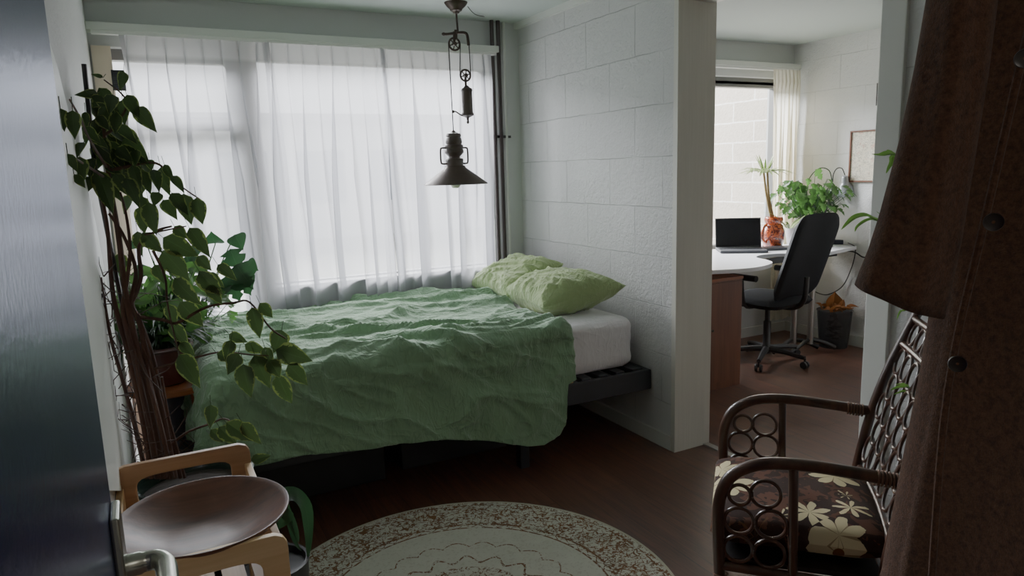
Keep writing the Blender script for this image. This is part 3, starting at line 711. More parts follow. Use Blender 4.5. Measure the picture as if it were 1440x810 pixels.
MB().lathe([(.004, Z(183)), (.010, Z(184)), (.018, Z(186)), (.040, Z(188)), (.044, Z(191)), (.040, Z(193)), (.044, Z(195)), (.048, Z(200)), (.044, Z(203)), (.052, Z(204)), (.054, Z(207)), (.050, Z(209)), (.055, Z(212)), (.055, Z(215)), (.046, Z(217)), (.034, Z(220)), (.034, Z(222)), (.048, Z(223)), (.052, Z(225)), (.050, Z(227)), (.050, Z(233)), (.056, Z(235))], 30, (xl, YL, 0)).build('socket_housing', m_bakelite, lamp)
for s in (-1, 1):
    x0_ = xl+s*.045; MB().tube(curve([(x0_, YL, Z(208)), (xl+s*.075, YL, Z(208)), (xl+s*.084, YL, Z(211)), (xl+s*.084, YL, Z(227)), (xl+s*.074, YL, Z(230)), (x0_, YL, Z(230))], 4), .0055, 8).build('side_handle', m_brass, lamp)
sc = .183
MB().lathe([(.056, Z(233)), (.062, Z(236)), (sc, Z(258)), (sc+.003, Z(259)), (sc-.002, Z(259.6)), (.058, Z(237.5)), (.05, Z(235))], 48, (xl+.003, YL, 0), cap=False).build('lamp_shade', m_brass, lamp)
MB().lathe([(.002, -.115), (.02, -.11), (.030, -.095), (.033, -.08), (.028, -.06), (.016, -.03), (.014, 0)], 20, (xl, YL, Z(237))).build('bulb', m_bulb, lamp)

# ------------------------------------------------------------------ navy door
door = thing('door_1', None, None, (-2.370, -4.245, 0)); door['kind'] = 'structure'
MB().box(-.02, .02, 0, .825, .008, 2.08).build('door_leaf', m_door, door, False, bevel=.002)
MB().box(.0205, .0285, .765, .812, .93, 1.142).build('door_plate', m_handle, door, False, bevel=.0025)
b = MB(); b.lathe([(.011, 0), (.011, .012), (.0098, .014), (.0098, .018)], 24, (.0285, .788, 1.083), Matrix.Rotation(PI/2, 4, 'Y'))
b.tube(curve([(.030, .788, 1.083), (.045, .788, 1.083), (.054, .786, 1.083), (.060, .778, 1.082), (.062, .765, 1.081), (.062, .72, 1.081), (.0615, .665, 1.081)], 6), .0098, 20)
b.build('door_handle', m_handle, door)
MB().lathe([(.008, 0), (.008, .004)], 20, (.0285, .788, .985), Matrix.Rotation(PI/2, 4, 'Y')).build('key_cylinder', m_blackmetal, door)

# ------------------------------------------------------------------ tray stand with bowl
TZ = .68
def tp(x, y, z=TZ): return at(x, y, 'z', z)
pf, pn = tp(350, 621), tp(400, 747)
stand = thing('tray_stand', 'pale pine tray stand with cut-out handles beside the blue door', 'stand', (0, 0, 0))
def end_board(y, xr, W_, Hh, name='end_board', mt=None):
    x1_ = xr; x0_ = xr-W_; z0 = TZ-Hh; r = .03
    outer = [(x0_, z0), (x1_, z0)]+[(x1_-r+r*math.cos(a), TZ-r+r*math.sin(a)) for a in np.linspace(0, PI/2, 7)]+[(x0_+r-r*math.sin(a), TZ-r+r*math.cos(a)) for a in np.linspace(0, PI/2, 7)]
    # frame built from outer outline to handle hole by angular matching
    cx = (x0_+x1_)/2; cz = TZ-Hh*.50; hw, hh = W_/2-.055, Hh*.27
    n = 72; vs = []; fs = []
    def ray_outer(a):
        d = Vector((math.cos(a), math.sin(a))); best = None
        for i in range(len(outer)):
            p = Vector(outer[i]); q = Vector(outer[(i+1) % len(outer)]); e = q-p; den = d.x*e.y-d.y*e.x
            if abs(den) < 1e-9: continue
            w = p-Vector((cx, cz)); t = (w.x*e.y-w.y*e.x)/den; s = (w.x*d.y-w.y*d.x)/den
            if t > 0 and -1e-6 <= s <= 1+1e-6 and (best is None or t < best): best = t
        return Vector((cx, cz))+d*best
    def hole(a):
        c_, s_ = math.cos(a), math.sin(a); k = (abs(c_/hw)**5+abs(s_/hh)**5)**(-1/5); return Vector((cx+c_*k, cz+s_*k))
    for yy in (y-.009, y+.009):
        for k in range(n):
            a = 2*PI*k/n; o = ray_outer(a); h = hole(math.atan2(o.y-cz, o.x-cx)); vs.append((o.x, yy, o.y)); vs.append((h.x, yy, h.y))
    for k in range(n):
        j = (k+1) % n; A, B, A2, B2 = 2*k, 2*k+1, 2*j, 2*j+1; o_ = 2*n
        fs += [(A, A2, B2, B), (A+o_, B+o_, B2+o_, A2+o_), (A, A+o_, A2+o_, A2), (B, B2, B2+o_, B+o_)]
    return MB().add(vs, fs).build(name, mt or m_beech, stand, True, bevel=.002, angle=30)
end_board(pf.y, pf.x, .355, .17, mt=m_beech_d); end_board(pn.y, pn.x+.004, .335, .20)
yl0, yl1 = pn.y, pf.y
for xx in (pf.x-.010, pf.x-.34):
    MB().box(xx-.009, xx+.009, yl0+.01, yl1-.01, TZ-.155, TZ-.06).build('side_rail', m_beech_y, stand, False, bevel=.002)
b = MB()
for k in range(5): b.box(pf.x-.33+k*.066, pf.x-.33+k*.066+.05, yl0+.01, yl1-.01, TZ-.155, TZ-.145)
b.build('slat_base', m_beech_y, stand, False)
for xx in (pf.x-.33, pf.x-.02):
    for yy in (yl0+.02, yl1-.02):
        MB().box(xx-.014, xx+.014, yy-.014, yy+.014, 0, TZ-.155).build('leg', m_beech_y, stand, False, bevel=.003)
bc = Vector((-2.236, (tp(330, 668).y+tp(266, 775).y)/2, TZ+.005)); bc.y -= .015; ry = abs(tp(320, 667).y-tp(240, 780).y)/2+.015
prof = [(0.001, -.062), (.25, -.062), (.42, -.058), (.62, -.043), (.80, -.024), (.93, -.007), (.985, .001), (1.0, .001), (1.0, -.003), (.97, -.010), (.85, -.030), (.65, -.052), (.42, -.072), (.3, -.074), (.001, -.074)]
bm_ = MB(); vs = []; n = 96
for r_, z_ in prof:
    for k in range(n): a = 2*PI*k/n; vs.append((.19*r_*math.cos(a), ry*r_*math.sin(a), z_))
fs = [(i*n+k, (i+1)*n+k, (i+1)*n+(k+1) % n, i*n+(k+1) % n) for i in range(len(prof)-1) for k in range(n)]
bm_.add(vs, fs); o = bm_.build('wooden_bowl', m_bowlwood, angle=60); o.location = bc
tag(o, 'large shallow dark wooden bowl resting on the pine tray stand', 'bowl')

# ------------------------------------------------------------------ variegated ficus
YF = -1.78
fic = thing('potted_ficus', 'tall variegated ficus with many brown stems in dark green pot left of the bed', 'potted plant', (0, 0, 0))
pc = Vector((-2.225, YF, 0))
MB().lathe([(.10, 0), (.12, .01), (.15, .15), (.165, .36), (.175, .46), (.185, .475), (.185, .50), (.172, .50), (.165, .46), (.16, .44)], 40, pc).build('pot', m_greenpot, fic)
MB().lathe([(.002, .455), (.08, .46), (.163, .445)], 24, pc, cap=False).build('soil', m_soil, fic)
def fp(x, y, dy=0.): 
    p = at(x, y, 'y', YF+dy); p.x = max(p.x, -2.415); return p
b = MB()
def stem(m, pts, r, n=8, sub=5): m.tube(curve([fp(*p) for p in pts], sub), r, n)
stem(b, [(230, 672), (216, 600), (199, 520), (184, 450), (175, 400), (168, 340), (160, 290), (152, 240), (147, 190), (141, 150)], [.013, .004])
stem(b, [(214, 672), (201, 590), (181, 500), (160, 420), (152, 330), (145, 285), (138, 262)], [.010, .004])
stem(b, [(236, 672, .03), (224, 600, .03), (208, 530, .02), (198, 460), (185, 425), (191, 380), (173, 330), (153, 300)], [.011, .004])
stem(b, [(222, 672, -.03), (208, 590, -.03), (188, 500, -.02), (173, 440), (178, 400), (183, 350), (177, 300), (169, 270)], [.010, .003])
stem(b, [(246, 672), (233, 600), (219, 540), (203, 480), (187, 430)], [.009, .005])
stem(b, [(254, 672, .04), (240, 610, .04), (228, 560, .03), (215, 500), (194, 440)], [.007, .004])
stem(b, [(206, 672, .05), (190, 600, .04), (174, 540, .03), (157, 480), (148, 430), (140, 390)], [.008, .003])
stem(b, [(242, 672, -.05), (226, 600, -.05), (212, 550, -.04), (196, 500), (180, 450)], [.008, .005])
stem(b, [(260, 672), (246, 620), (236, 580), (228, 530)], [.005, .003])
stem(b, [(185, 425), (198, 390), (196, 345), (220, 325), (242, 318)], [.008, .003])
stem(b, [(150, 240), (172, 236), (200, 230), (225, 232), (255, 262), (284, 282)], [.006, .002], 6)
stem(b, [(146, 190), (160, 180), (178, 150), (172, 133), (146, 112)], [.005, .002], 6)
stem(b, [(150, 235), (128, 200, -.3), (112, 165, -.5), (98, 140, -.6)], [.004, .002], 6); stem(b, [(148, 250), (125, 235, -.3), (105, 222, -.55)], [.004, .002], 6)
stem(b, [(204, 330, -.03), (222, 326, -.05), (262, 318, -.1)], [.004, .002], 6)
stem(b, [(215, 352), (232, 390), (236, 430), (252, 500, -.05)], [.005, .002], 6)
stem(b, [(190, 445), (230, 450), (249, 454), (290, 432, -.03), (328, 426, -.06), (351, 425, -.1), (380, 461, -.12), (402, 476, -.14)], [.006, .0025], 6)
stem(b, [(212, 520), (250, 510), (278, 502), (313, 495, -.05), (354, 499, -.1), (378, 500, -.12)], [.005, .002], 6)
stem(b, [(225, 640), (260, 610), (296, 596, -.02), (320, 590, -.04), (350, 620, -.06)], [.005, .002], 6)
b.build('stems', m_bark, fic)
b = MB()
for k in range(90):
    x_, y_ = rnd.uniform(155, 235), rnd.uniform(380, 650); q = (y_-380)/270
    x_ = 150+q*62+rnd.uniform(-14, 42)
    if k % 3 == 0: x_ = 138+q*58+rnd.uniform(-8, 8)
    p = fp(x_, y_, rnd.uniform(-.06, .06)); d = Vector((rnd.uniform(-1, 1), rnd.uniform(-.6, .6), rnd.uniform(-.4, 1.2))).normalized()*rnd.uniform(.05, .15)
    e = p+d*.5+Vector((rnd.uniform(-.02, .02), 0, rnd.uniform(-.02, .02))); g = p+d
    for w in (e, g): w.x = max(w.x, -2.415)
    b.tube([p, e, g], [.0022, .0016, .0008], 4)
b.build('dead_twigs', m_twig, fic)
MB().tube([fp(228, 640, .02), fp(170, 420, .02), fp(134, 240, .02), fp(118, 90, .02)], .007, 8).build('support_stake', m_blackmetal, fic)
LV = [(145,109,130,105,.4),(174,100,169,124,.5),(137,131,93,133,.45),(128,136,152,143,.5),(159,133,154,158,.6),(178,133,194,163,.55),(190,150,217,182,.55),(172,140,175,172,.55),
(84,152,90,181,.55),(102,155,105,191,.55),(120,157,122,178,.5),(137,163,152,181,.6),(142,181,134,201,.6),(175,192,207,227,.5),(152,198,175,233,.55),(210,224,213,238,.8),(92,216,107,239,.5),(112,220,115,255,.55),
(127,248,118,267,.7),(104,245,118,262,.5),(136,238,156,293,.42),(146,232,170,246,.5),(166,206,206,229,.42),(162,244,180,273,.5),(177,250,194,288,.45),(186,232,197,264,.5),(200,240,211,270,.5),(216,238,223,267,.5),
(226,235,238,271,.5),(231,231,243,252,.5),(241,247,257,269,.5),(223,270,217,288,.8),(229,281,247,306,.6),(241,271,262,299,.55),(258,272,268,311,.6),(276,278,284,311,.62),(209,284,219,325,.55),(200,289,203,325,.55),
(193,325,200,357,.4),(200,327,225,352,.6),(245,318,262,334,.7),(229,334,273,357,.6),(266,320,292,357,.5),(229,352,262,390,.62),(245,391,280,425,.5),(280,381,309,410,.6),(292,384,313,402,.5),(306,372,330,392,.5),(278,360,295,378,.7),
(218,372,229,395,.7),(168,355,171,384,.55),(237,428,246,455,.6),(253,425,282,455,.6),(240,457,262,482,.6),(253,482,272,499,.6),(252,498,278,540,.5),(354,432,364,470,.5),(365,426,381,444,.6),(292,400,310,425,.5),
(335,497,322,523,.75),(305,497,326,505,.7),(342,512,352,553,.6),(358,499,377,540,.55),(344,484,372,494,.5),(396,464,386,492,.95),(388,492,433,506,.62),(405,512,429,538,.6),(390,526,408,562,.5),(378,505,392,528,.7),(372,488,383,512,.6),
(296,569,296,598,.6),(296,604,311,620,.6),(318,594,352,617,.55),(340,594,364,621,.5),(308,600,330,622,.6),(352,647,378,641,.5),(322,470,345,480,.6),(325,478,318,505,.6),
(150,150,140,175,.6),(165,158,162,185,.6),(128,190,150,207,.5),(150,205,138,235,.5),(162,215,185,240,.5),(142,258,150,285,.5),(118,200,104,222,.5),(150,255,168,280,.5),(178,222,200,250,.5),(130,222,128,250,.5),(165,175,190,200,.5),(120,178,140,200,.5)]
b = MB(); stems2 = MB()
for (x0, y0_, x1, y1, w) in LV:
    dy = rnd.uniform(-.07, .07)-(.12 if x0 > 330 else (.05 if x0 > 240 else (.62*min(1, max(0, (132-x0)/30)) if y0_ < 300 else 0))); p = fp(x0, y0_, dy); q = fp(x1, y1, dy+rnd.uniform(-.03, .02))
    q = p+(q-p)*1.16
    nr = Vector((rnd.uniform(-.5, .3), -1, rnd.uniform(-.2, .6)))
    b.leaf(p, q, nr, (q-p).length*w*1.0, 8, 6, droop=rnd.uniform(-.05, .12), cup=rnd.uniform(.02, .22))
    tw = p+(p-q)*.25+Vector((0, 0, .012)); tw.x = max(tw.x, -2.415); b.tube([tw, p], .0012, 4)
for k in range(46):   # inner crown leaves
    t_ = rnd.random(); x_ = 132+t_*58+rnd.uniform(-10, 14); y_ = 140+t_*90+rnd.uniform(-25, 60)
    p = fp(x_, y_, rnd.uniform(-.02, .16)); d = Vector((rnd.uniform(-.5, .9), rnd.uniform(-.5, .5), -1)).normalized()*rnd.uniform(.055, .085); q = p+d; q.x = max(q.x, -2.415)
    b.leaf(p, q, (rnd.uniform(-.8, .8), -1, rnd.uniform(-.2, .8)), .042, 7, 4, cup=.15)
b.build('foliage', m_ficus, fic); 

# dry twig thicket in a low pot behind the ficus
dry = thing('dried_plant', 'bare thicket of thin dried twigs under the plant stool left of the bed', 'plant', (-2.22, -1.18, 0))
MB().lathe([(.10, 0), (.13, .02), (.15, .12), (.155, .14), (.14, .14), (.13, .12)], 28).build('pot', m_terracotta, dry)
MB().lathe([(.002, .125), (.138, .12)], 20, cap=False).build('soil', m_soil, dry)
b = MB()
for k in range(260):
    a = rnd.uniform(0, 2*PI); r_ = rnd.uniform(0, .1); p = Vector((r_*math.cos(a), r_*math.sin(a), .12)); pts = [p]
    d = Vector((rnd.uniform(-.8, .8), rnd.uniform(-.8, .8), rnd.uniform(.8, 1.8))).normalized()
    if k > 110: p = Vector((rnd.uniform(-.15, .15), rnd.uniform(-.16, .16), rnd.uniform(.12, .42))); pts = [p]; d = Vector((rnd.uniform(-1, 1), rnd.uniform(-1, 1), rnd.uniform(-.5, .9))).normalized()
    st = rnd.uniform(.035, .085)
    for i in range(4 if k < 110 else 3):
        d = (d+Vector((rnd.uniform(-.5, .5), rnd.uniform(-.5, .5), rnd.uniform(-.5, .3)))).normalized(); p = p+d*st; p.x = min(.15, max(-.19, p.x)); p.z = min(.50, max(.12, p.z)); pts.append(p.copy())
    b.tube(pts, [rnd.uniform(.0015, .003), .0007], 4)
b.build('twigs', m_twig, dry)

# stool with the pots by the window
SX, SY, SZ = -2.245, -.93, .60
st_ = thing('plant_stool', 'round orange-brown wooden stool carrying plant pots between ficus and bed', 'stool', (SX, SY, 0))
MB().lathe([(.002, SZ-.03), (.17, SZ-.03), (.178, SZ-.024), (.178, SZ-.006), (.172, SZ), (.002, SZ)], 40, cap=False).build('seat', m_stool, st_)
for k in range(4):
    a = PI/4+k*PI/2; MB().tube([(.15*math.cos(a), .15*math.sin(a), 0), (.11*math.cos(a), .11*math.sin(a), SZ-.03)], [.013, .017], 10).build('leg', m_stool, st_)
def arching(m, c, n, L, w, up_, seed, xmin=-2.41, spread=(0, 2*PI), droop=1.2, ymax=-.17):
    r = random.Random(seed)
    for k in range(n):
        a = r.uniform(*spread); p = Vector(c)+Vector((math.cos(a)*.02, math.sin(a)*.02, 0)); d = Vector((math.cos(a), math.sin(a), up_*r.uniform(.6, 1.4))).normalized(); pts = [p]; l = L*r.uniform(.6, 1.1)
        for i in range(9):
            p = p+d*l/9; d = (d+Vector((0, 0, -.13*droop*r.uniform(.6, 1.3)))).normalized(); q = p.copy(); q.x = max(q.x, xmin); q.y = min(q.y, ymax); pts.append(q)
        m.strap(pts, w*r.uniform(.7, 1.2))
def broad(m, sm, c, n, L, w, seed, lobes=0, xmin=-2.41, ymax=-.17, up_=1.2, spread=(0, 2*PI), stalk=.0025, xmax=9):
    r = random.Random(seed)
    for k in range(n):
        a = r.uniform(*spread); d = Vector((math.cos(a), math.sin(a), up_*r.uniform(.4, 1.8))).normalized(); l = L*r.uniform(.5, 1.1)
        p0 = Vector(c); p1 = p0+d*l*.6; p2 = p0+d*l+Vector((0, 0, -.02)); 
        for q in (p1, p2): q.x = min(xmax, max(q.x, xmin)); q.y = min(q.y, ymax)
        sm.tube(curve([p0, p1, p2], 4), stalk, 5)
        t = Vector((d.x, d.y, -.25-r.random()*.7)).normalized(); ln = w*1.35*r.uniform(.75, 1.2); e = p2+t*ln; e.x = min(xmax, max(e.x, xmin)); e.y = min(e.y, ymax)
        m.leaf(p2, e, (t.x*.5+r.uniform(-.3, .3), t.y*.5-.35, 1), ln*.85, 10 if lobes else 7, 4, droop=.08, cup=.1, lobes=lobes)
def pp(x, y, Y): 
    q = at(x, y, 'y', Y); q.x = max(q.x, -2.41); return q
# oxblood pot with tangled narrow leaved plant
P1 = thing('potted_spider_plant', 'bushy narrow-leaved plant in oxblood red pot on the wooden stool', 'potted plant', (0, 0, 0))
c = Vector((SX-.02, SY-.02, SZ))
MB().lathe([(.07, .0), (.085, .01), (.105, .09), (.112, .15), (.118, .155), (.118, .17), (.106, .17), (.10, .14)], 32, c).build('pot', m_redpot, P1)
MB().lathe([(.002, .145), (.102, .14)], 20, c, cap=False).build('soil', m_soil, P1)
b = MB(); arching(b, c+Vector((0, 0, .15)), 190, .36, .014, 1.5, 4, droop=1.5); b.build('leaves', m_leafdark, P1)
b = MB(); sm = MB(); broad(b, sm, c+Vector((0, 0, .15)), 110, .32, .045, 6, up_=1.7); 
rr = random.Random(5)
for k in range(95):
    p = pp(rr.uniform(150, 300), rr.uniform(375, 470), rr.uniform(-1.15, -.6)); d = Vector((rr.uniform(-.8, 1), rr.uniform(-.8, .2), rr.uniform(-.9, .3))).normalized()*rr.uniform(.06, .11)
    b.leaf(p, p+d, (rr.uniform(-.5, .5), -.6, rr.uniform(.3, 1)), rr.uniform(.035, .06), 7, 4, droop=.08, cup=.12, lobes=2 if k % 3 == 0 else 0)
    root = c+Vector((rr.uniform(-.06, .06), rr.uniform(-.06, .06), .15)); sm.tube(curve([root, (root+p)/2+Vector((0, 0, .04)), p], 3), .0018, 4)
b.build('small_leaves', m_leafmid, P1); sm.build('stalks', m_leafdark, P1)
# philodendron with large leaves, blue grey pot behind
P2 = thing('potted_philodendron', 'philodendron with large glossy lobed leaves between the ficus and the window curtain', 'potted plant', (0, 0, 0))
c = Vector((-2.17, -.50, 0))
MB().lathe([(.08, 0), (.10, .01), (.13, .3), (.135, .55), (.14, .56), (.14, .60), (.125, .60), (.12, .57)], 32, c).build('pot', m_greypot, P2)
MB().lathe([(.002, .575), (.122, .57)], 20, c, cap=False).build('soil', m_soil, P2)
b = MB(); sm = MB()
for (x0, y0_, x1, y1, wd, Y) in [(303, 342, 298, 328, .10, -.55), (330, 330, 342, 352, .10, -.5), (324, 350, 338, 385, .13, -.55), (332, 372, 348, 395, .17, -.6), (335, 385, 351, 412, .14, -.62), (322, 385, 338, 425, .16, -.6), (345, 372, 362, 380, .09, -.55), (318, 395, 300, 425, .10, -.6), (275, 345, 268, 372, .08, -.5), (262, 360, 276, 385, .10, -.5), (205, 340, 178, 352, .07, -.45), (210, 375, 190, 395, .08, -.5), (250, 395, 240, 420, .09, -.55)]:
    p = pp(x0, y0_, Y); q = pp(x1, y1, Y-.05); q = p+(q-p).normalized()*max((q-p).length, wd*.9)
    b.leaf(p, q, (-.3, -1, .5), wd, 10, 6, droop=.1, cup=.12, lobes=2 if wd > .12 else 0)
    base = c+Vector((0, 0, .58)); sm.tube(curve([base, (base+p)/2+Vector((0, 0, .03)), p], 5), .003, 6)
b.build('large_leaves', m_leafdark, P2); sm.build('stalks', m_leafmid, P2)
b = MB(); sm = MB(); broad(b, sm, c+Vector((-.05, 0, .58)), 110, .42, .06, 16, lobes=3, up_=1.5, ymax=-.2, xmax=-1.95); b.build('lobed_leaves', m_leafmid, P2); sm.build('leaf_stems', m_leafmid, P2)
# bright plant low by the left wall
P3 = thing('potted_ivy', 'small bright green plant beside the left wall behind the ficus stems', 'potted plant', (0, 0, 0))
c = Vector((-2.33, -.42, 0)); MB().lathe([(.05, .0), (.07, .45), (.08, .62), (.085, .66), (.072, .66), (.07, .62)], 24, c).build('pot', m_terracotta, P3)
b = MB(); sm = MB(); broad(b, sm, c+Vector((0, 0, .64)), 50, .30, .075, 21, up_=2.2, xmax=-2.15); 
for (x0, y0_, x1, y1) in [(122, 362, 150, 425), (128, 400, 145, 440)]:
    b.leaf(pp(x0, y0_, -.6), pp(x1, y1, -.62), (-.3, -1, .3), .13, 8, 4, cup=.15)
b.build('leaves', m_leafbright, P3); sm.build('stalks', m_leafmid, P3)
# strap leaved plant behind the tray stand
P4 = thing('potted_strap_plant', 'dark strap-leaved plant arching over the floor right of the tray stand', 'potted plant', (0, 0, 0))
c = Vector((-2.03, -1.99, 0)); MB().lathe([(.07, 0), (.09, .01), (.10, .12), (.105, .22), (.11, .24), (.098, .24), (.092, .22)], 28, c).build('pot', m_blackplastic, P4)
b = MB(); base = c+Vector((0, 0, .22))
for (pts, w) in [([(398, 700), (415, 697), (430, 715), (434, 750), (433, 786)], .055), ([(390, 705), (400, 720), (412, 740), (420, 762)], .05), ([(385, 700), (392, 705), (404, 725), (414, 760), (424, 775)], .03)]:
    P_ = [at(x, y, 'y', -2.02) for x, y in pts]; b.strap(curve([base, (base+P_[0])/2+Vector((-.02, 0, .06))]+P_, 4), w, (0, -.6, 1))
b.leaf(at(400, 712, 'y', -2.02), at(385, 748, 'y', -2.04), (0, -1, .3), .08, 8, 4)
b.build('leaves', m_leafdark, P4)
# pale board leaning by the left wall
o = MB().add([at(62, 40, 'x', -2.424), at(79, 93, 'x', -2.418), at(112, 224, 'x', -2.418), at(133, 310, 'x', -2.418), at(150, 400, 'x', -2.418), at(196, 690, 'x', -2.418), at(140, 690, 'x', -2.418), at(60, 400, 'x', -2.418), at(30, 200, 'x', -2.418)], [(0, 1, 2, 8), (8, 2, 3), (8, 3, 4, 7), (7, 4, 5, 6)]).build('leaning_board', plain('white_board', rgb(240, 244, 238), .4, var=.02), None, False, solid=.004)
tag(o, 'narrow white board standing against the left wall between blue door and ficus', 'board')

# ------------------------------------------------------------------ cane armchair
th = .801
ch = thing('cane_armchair', 'dark bent-cane armchair with ring panels and brown floral seat cushion', 'armchair', (-.514, -2.776, 0), PI-th)
W2 = .2855
def ctube(name, pts, r, n=12, sub=6, mat=m_rattan, par=ch):
    return MB().tube(curve(pts, sub), r, n).build(name, mat, par)
zr = .29
for s in (-1, 1):     # s=-1 : far side
    y = s*W2
    ctube('arm_rail', [(.262, y, 0), (.265, y, .25), (.272, y, .42), (.268, y, .50), (.245, y, .56), (.20, y, .597), (.14, y, .617), (.05, y, .622), (-.06, y, .615), (-.208, y, .600)], .0175)
    ctube('spindle', [(.075, y, .615), (.07, y, .42), (.065, y, .225)], .0135)
    ctube('side_rail', [(.262, y, zr), (.0, y, zr-.005), (-.17, y, zr-.01)], .014)
    ctube('leg_brace', [(.25, y, .03), (.24, y, .14), (.20, y, .205), (.12, y, .235), (-.05, y, .235), (-.15, y, .205), (-.20, y, .13), (-.215, y, .03)], .010)
    ctube('back_post', [(-.215, y, 0), (-.165, y, .25), (-.19, y, .50), (-.24, y*.97, .72), (-.325, y*.93, .955)], [.017, .015])
    MB().lathe([(.008, -.012), (.014, -.008), (.012, .0), (.010, .006), (.018, .014), (.021, .026), (.017, .038), (.006, .045)], 16, (-.329, y*.93, .965)).build('finial', m_rattan, ch)
    rg = MB(); pos = [(.215, .515, .030), (.145, .525, .040), (.215, .435, .040), (.128, .435, .042), (.215, .348, .040), (.130, .345, .042)] if s > 0 else [(.205, .52, .031), (.132, .522, .040), (.212, .445, .041), (.125, .44, .042), (.21, .36, .04), (.125, .355, .042)]
    for (a_, z_, R_) in pos: rg.ring((a_, y, z_), R_, .0055, (0, 1, 0), 24, 8)
    for i in range(len(pos)-1): 
        if i % 2 == 0: rg.ring(((pos[i][0]+pos[i+1][0])/2, y, (pos[i][1]+pos[i+1][1])/2), .008, .003, (1, 0, 0), 10, 6)
    rg.build('ring_panel', m_rattan, ch)
    bd = MB()
    for k in range(6): bd.ring((-.135-k*.009, y, .606-k*.001), .0195, .0028, (1, 0, .05), 14, 6)
    bd.build('cane_binding', m_bind, ch); bd = MB()
    for k in range(5): bd.ring((.262, y, .225+k*.010), .0195, .0028, (0, 0, 1), 14, 6)
    bd.build('cane_binding', m_bind, ch)
for (x_, z_) in ((.262, zr), (-.17, zr-.01)): ctube('cross_rail', [(x_, -W2, z_), (x_, 0, z_), (x_, W2, z_)], .014)
for i, q in enumerate((.93, .845, .40)):
    t_ = (q-.5)/.455; xx = float(np.interp(q, [.25, .50, .72, .955], [-.165, -.19, -.24, -.325])); yy = W2*float(np.interp(q, [.5, .72, .955], [1, .97, .93]))
    ctube('back_rung', [(xx, -yy, q), (xx-.012, 0, q), (xx, yy, q)], .0115)
rg = MB(); tilt = Vector((1, 0, .36)).normalized()
def backx(q): return float(np.interp(q, [.25, .50, .72, .955], [-.165, -.19, -.24, -.325]))
for k in range(6): rg.ring((backx(.888)-.006, -.215+k*.086, .888), .036, .0055, (1, 0, .36), 22, 8)
row = 0; q = .795
while q > .42:
    n_ = 6 if row % 2 == 0 else 5
    for k in range(n_): rg.ring((backx(q)-.006, -.2225+(.0445 if row % 2 else 0)+k*.089, q), .0425, .0055, (1, 0, .30), 24, 8)
    q -= .077; row += 1
rg.build('back_ring_panel', m_rattan, ch)
for s in (-1, 1):   # back stays beside the seat
    MB().tube([(-.16, s*.235, .27), (-.215, s*.235, .50)], .009, 10).build('back_stay', m_rattan, ch)
cu = MB(); n = 36; vs = []; fs = []
def cush(u, v, sgn):
    X = .05+u*.245; Y = v*.255; h = ((1-abs(u)**5)*(1-abs(v)**5))**.45 if abs(u) < 1 and abs(v) < 1 else 0
    w = noise.noise(Vector((u*2, v*2, 3)))*.008; return (X+(.02 if u > .5 else 0)*h, Y, .375+sgn*(.058*h)+w*h)
for sgn in (1, -1):
    vs = [cush(i/n*2-1, j/n*2-1, sgn) for j in range(n+1) for i in range(n+1)]
    fs = [(j*(n+1)+i, j*(n+1)+i+1, (j+1)*(n+1)+i+1, (j+1)*(n+1)+i) for j in range(n) for i in range(n)]
    cu.add(vs, fs if sgn > 0 else [f_[::-1] for f_ in fs])
cu.build('seat_cushion', m_floral, ch, angle=180)
MB().box(-.16, .255, -W2+.01, W2-.01, .298, .312).build('seat_base', m_blackmetal, ch, False)

# ------------------------------------------------------------------ wool coat on a stand
ang = YAW+.52; vf = Vector((math.sin(ang), math.cos(ang), 0)); vr = Vector((math.cos(ang), -math.sin(ang), 0)); Q = Vector(CAM)+vf*1.18; Q.z = 0
def plane_hit(x, y, off=0.):
    d = Vector(fwd+(x-720)/F*right+(405-y)/F*up); t = (Q-vf*off-Vector(CAM)).dot(vf)/d.dot(vf); p = Vector(CAM)+d*t; return (p-Q).dot(vr), p.z
coat = thing('wool_coat', 'long dark brown wool coat hanging on the right, very close to the camera', 'coat', (Q.x, Q.y, 0), math.atan2(vr.y, vr.x))
# local frame: x = to the right, y = away from the camera
prof = [plane_hit(*p) for p in [(1372, -150), (1352, 0), (1335, 150), (1322, 300), (1308, 430), (1290, 540), (1268, 650), (1245, 770), (1238, 810)]]
zs_ = [p[1] for p in prof][::-1]; xs_ = [p[0] for p in prof][::-1]
slope = (xs_[1]-xs_[0])/(zs_[1]-zs_[0])
cxx = .34
def body(name, z0, z1, rows, n=120):
    vs = []; fs = []; uv = []
    for j in range(rows+1):
        z = z0+(z1-z0)*j/rows; xl_ = float(np.interp(z, zs_, xs_)) if z > zs_[0] else xs_[0]+(z-zs_[0])*.22
        if z > 1.83: xl_ = float(np.interp(z, [1.83, 1.95, 2.03], [float(np.interp(1.83, zs_, xs_)), .2, .28]))
        hw = cxx-xl_; dep = .09+.13*max(0, (1.6-z)/1.2)
        if z > 1.83: dep *= max(.35, 1-(z-1.83)*2.5)
        fl = max(0, min(1, (1.75-z)/1.0))
        for k in range(n):
            a = 2*PI*k/n; fold = 1+fl*(.03*math.cos(5*a+.6))
            ca = math.cos(a); x_ = cxx+hw*ca*(fold if ca > -.93 else 1); y_ = dep*math.sin(a)*(1+fl*(.16*math.cos(4*a+1)+.05*math.cos(9*a)))
            vs.append((x_, y_, z))
    for j in range(rows):
        for k in range(n): fs.append((j*n+k, j*n+(k+1) % n, (j+1)*n+(k+1) % n, (j+1)*n+k))
    return MB().add(vs, fs).build(name, m_wool, coat, angle=180)
body('coat_body', .42, 2.03, 60)
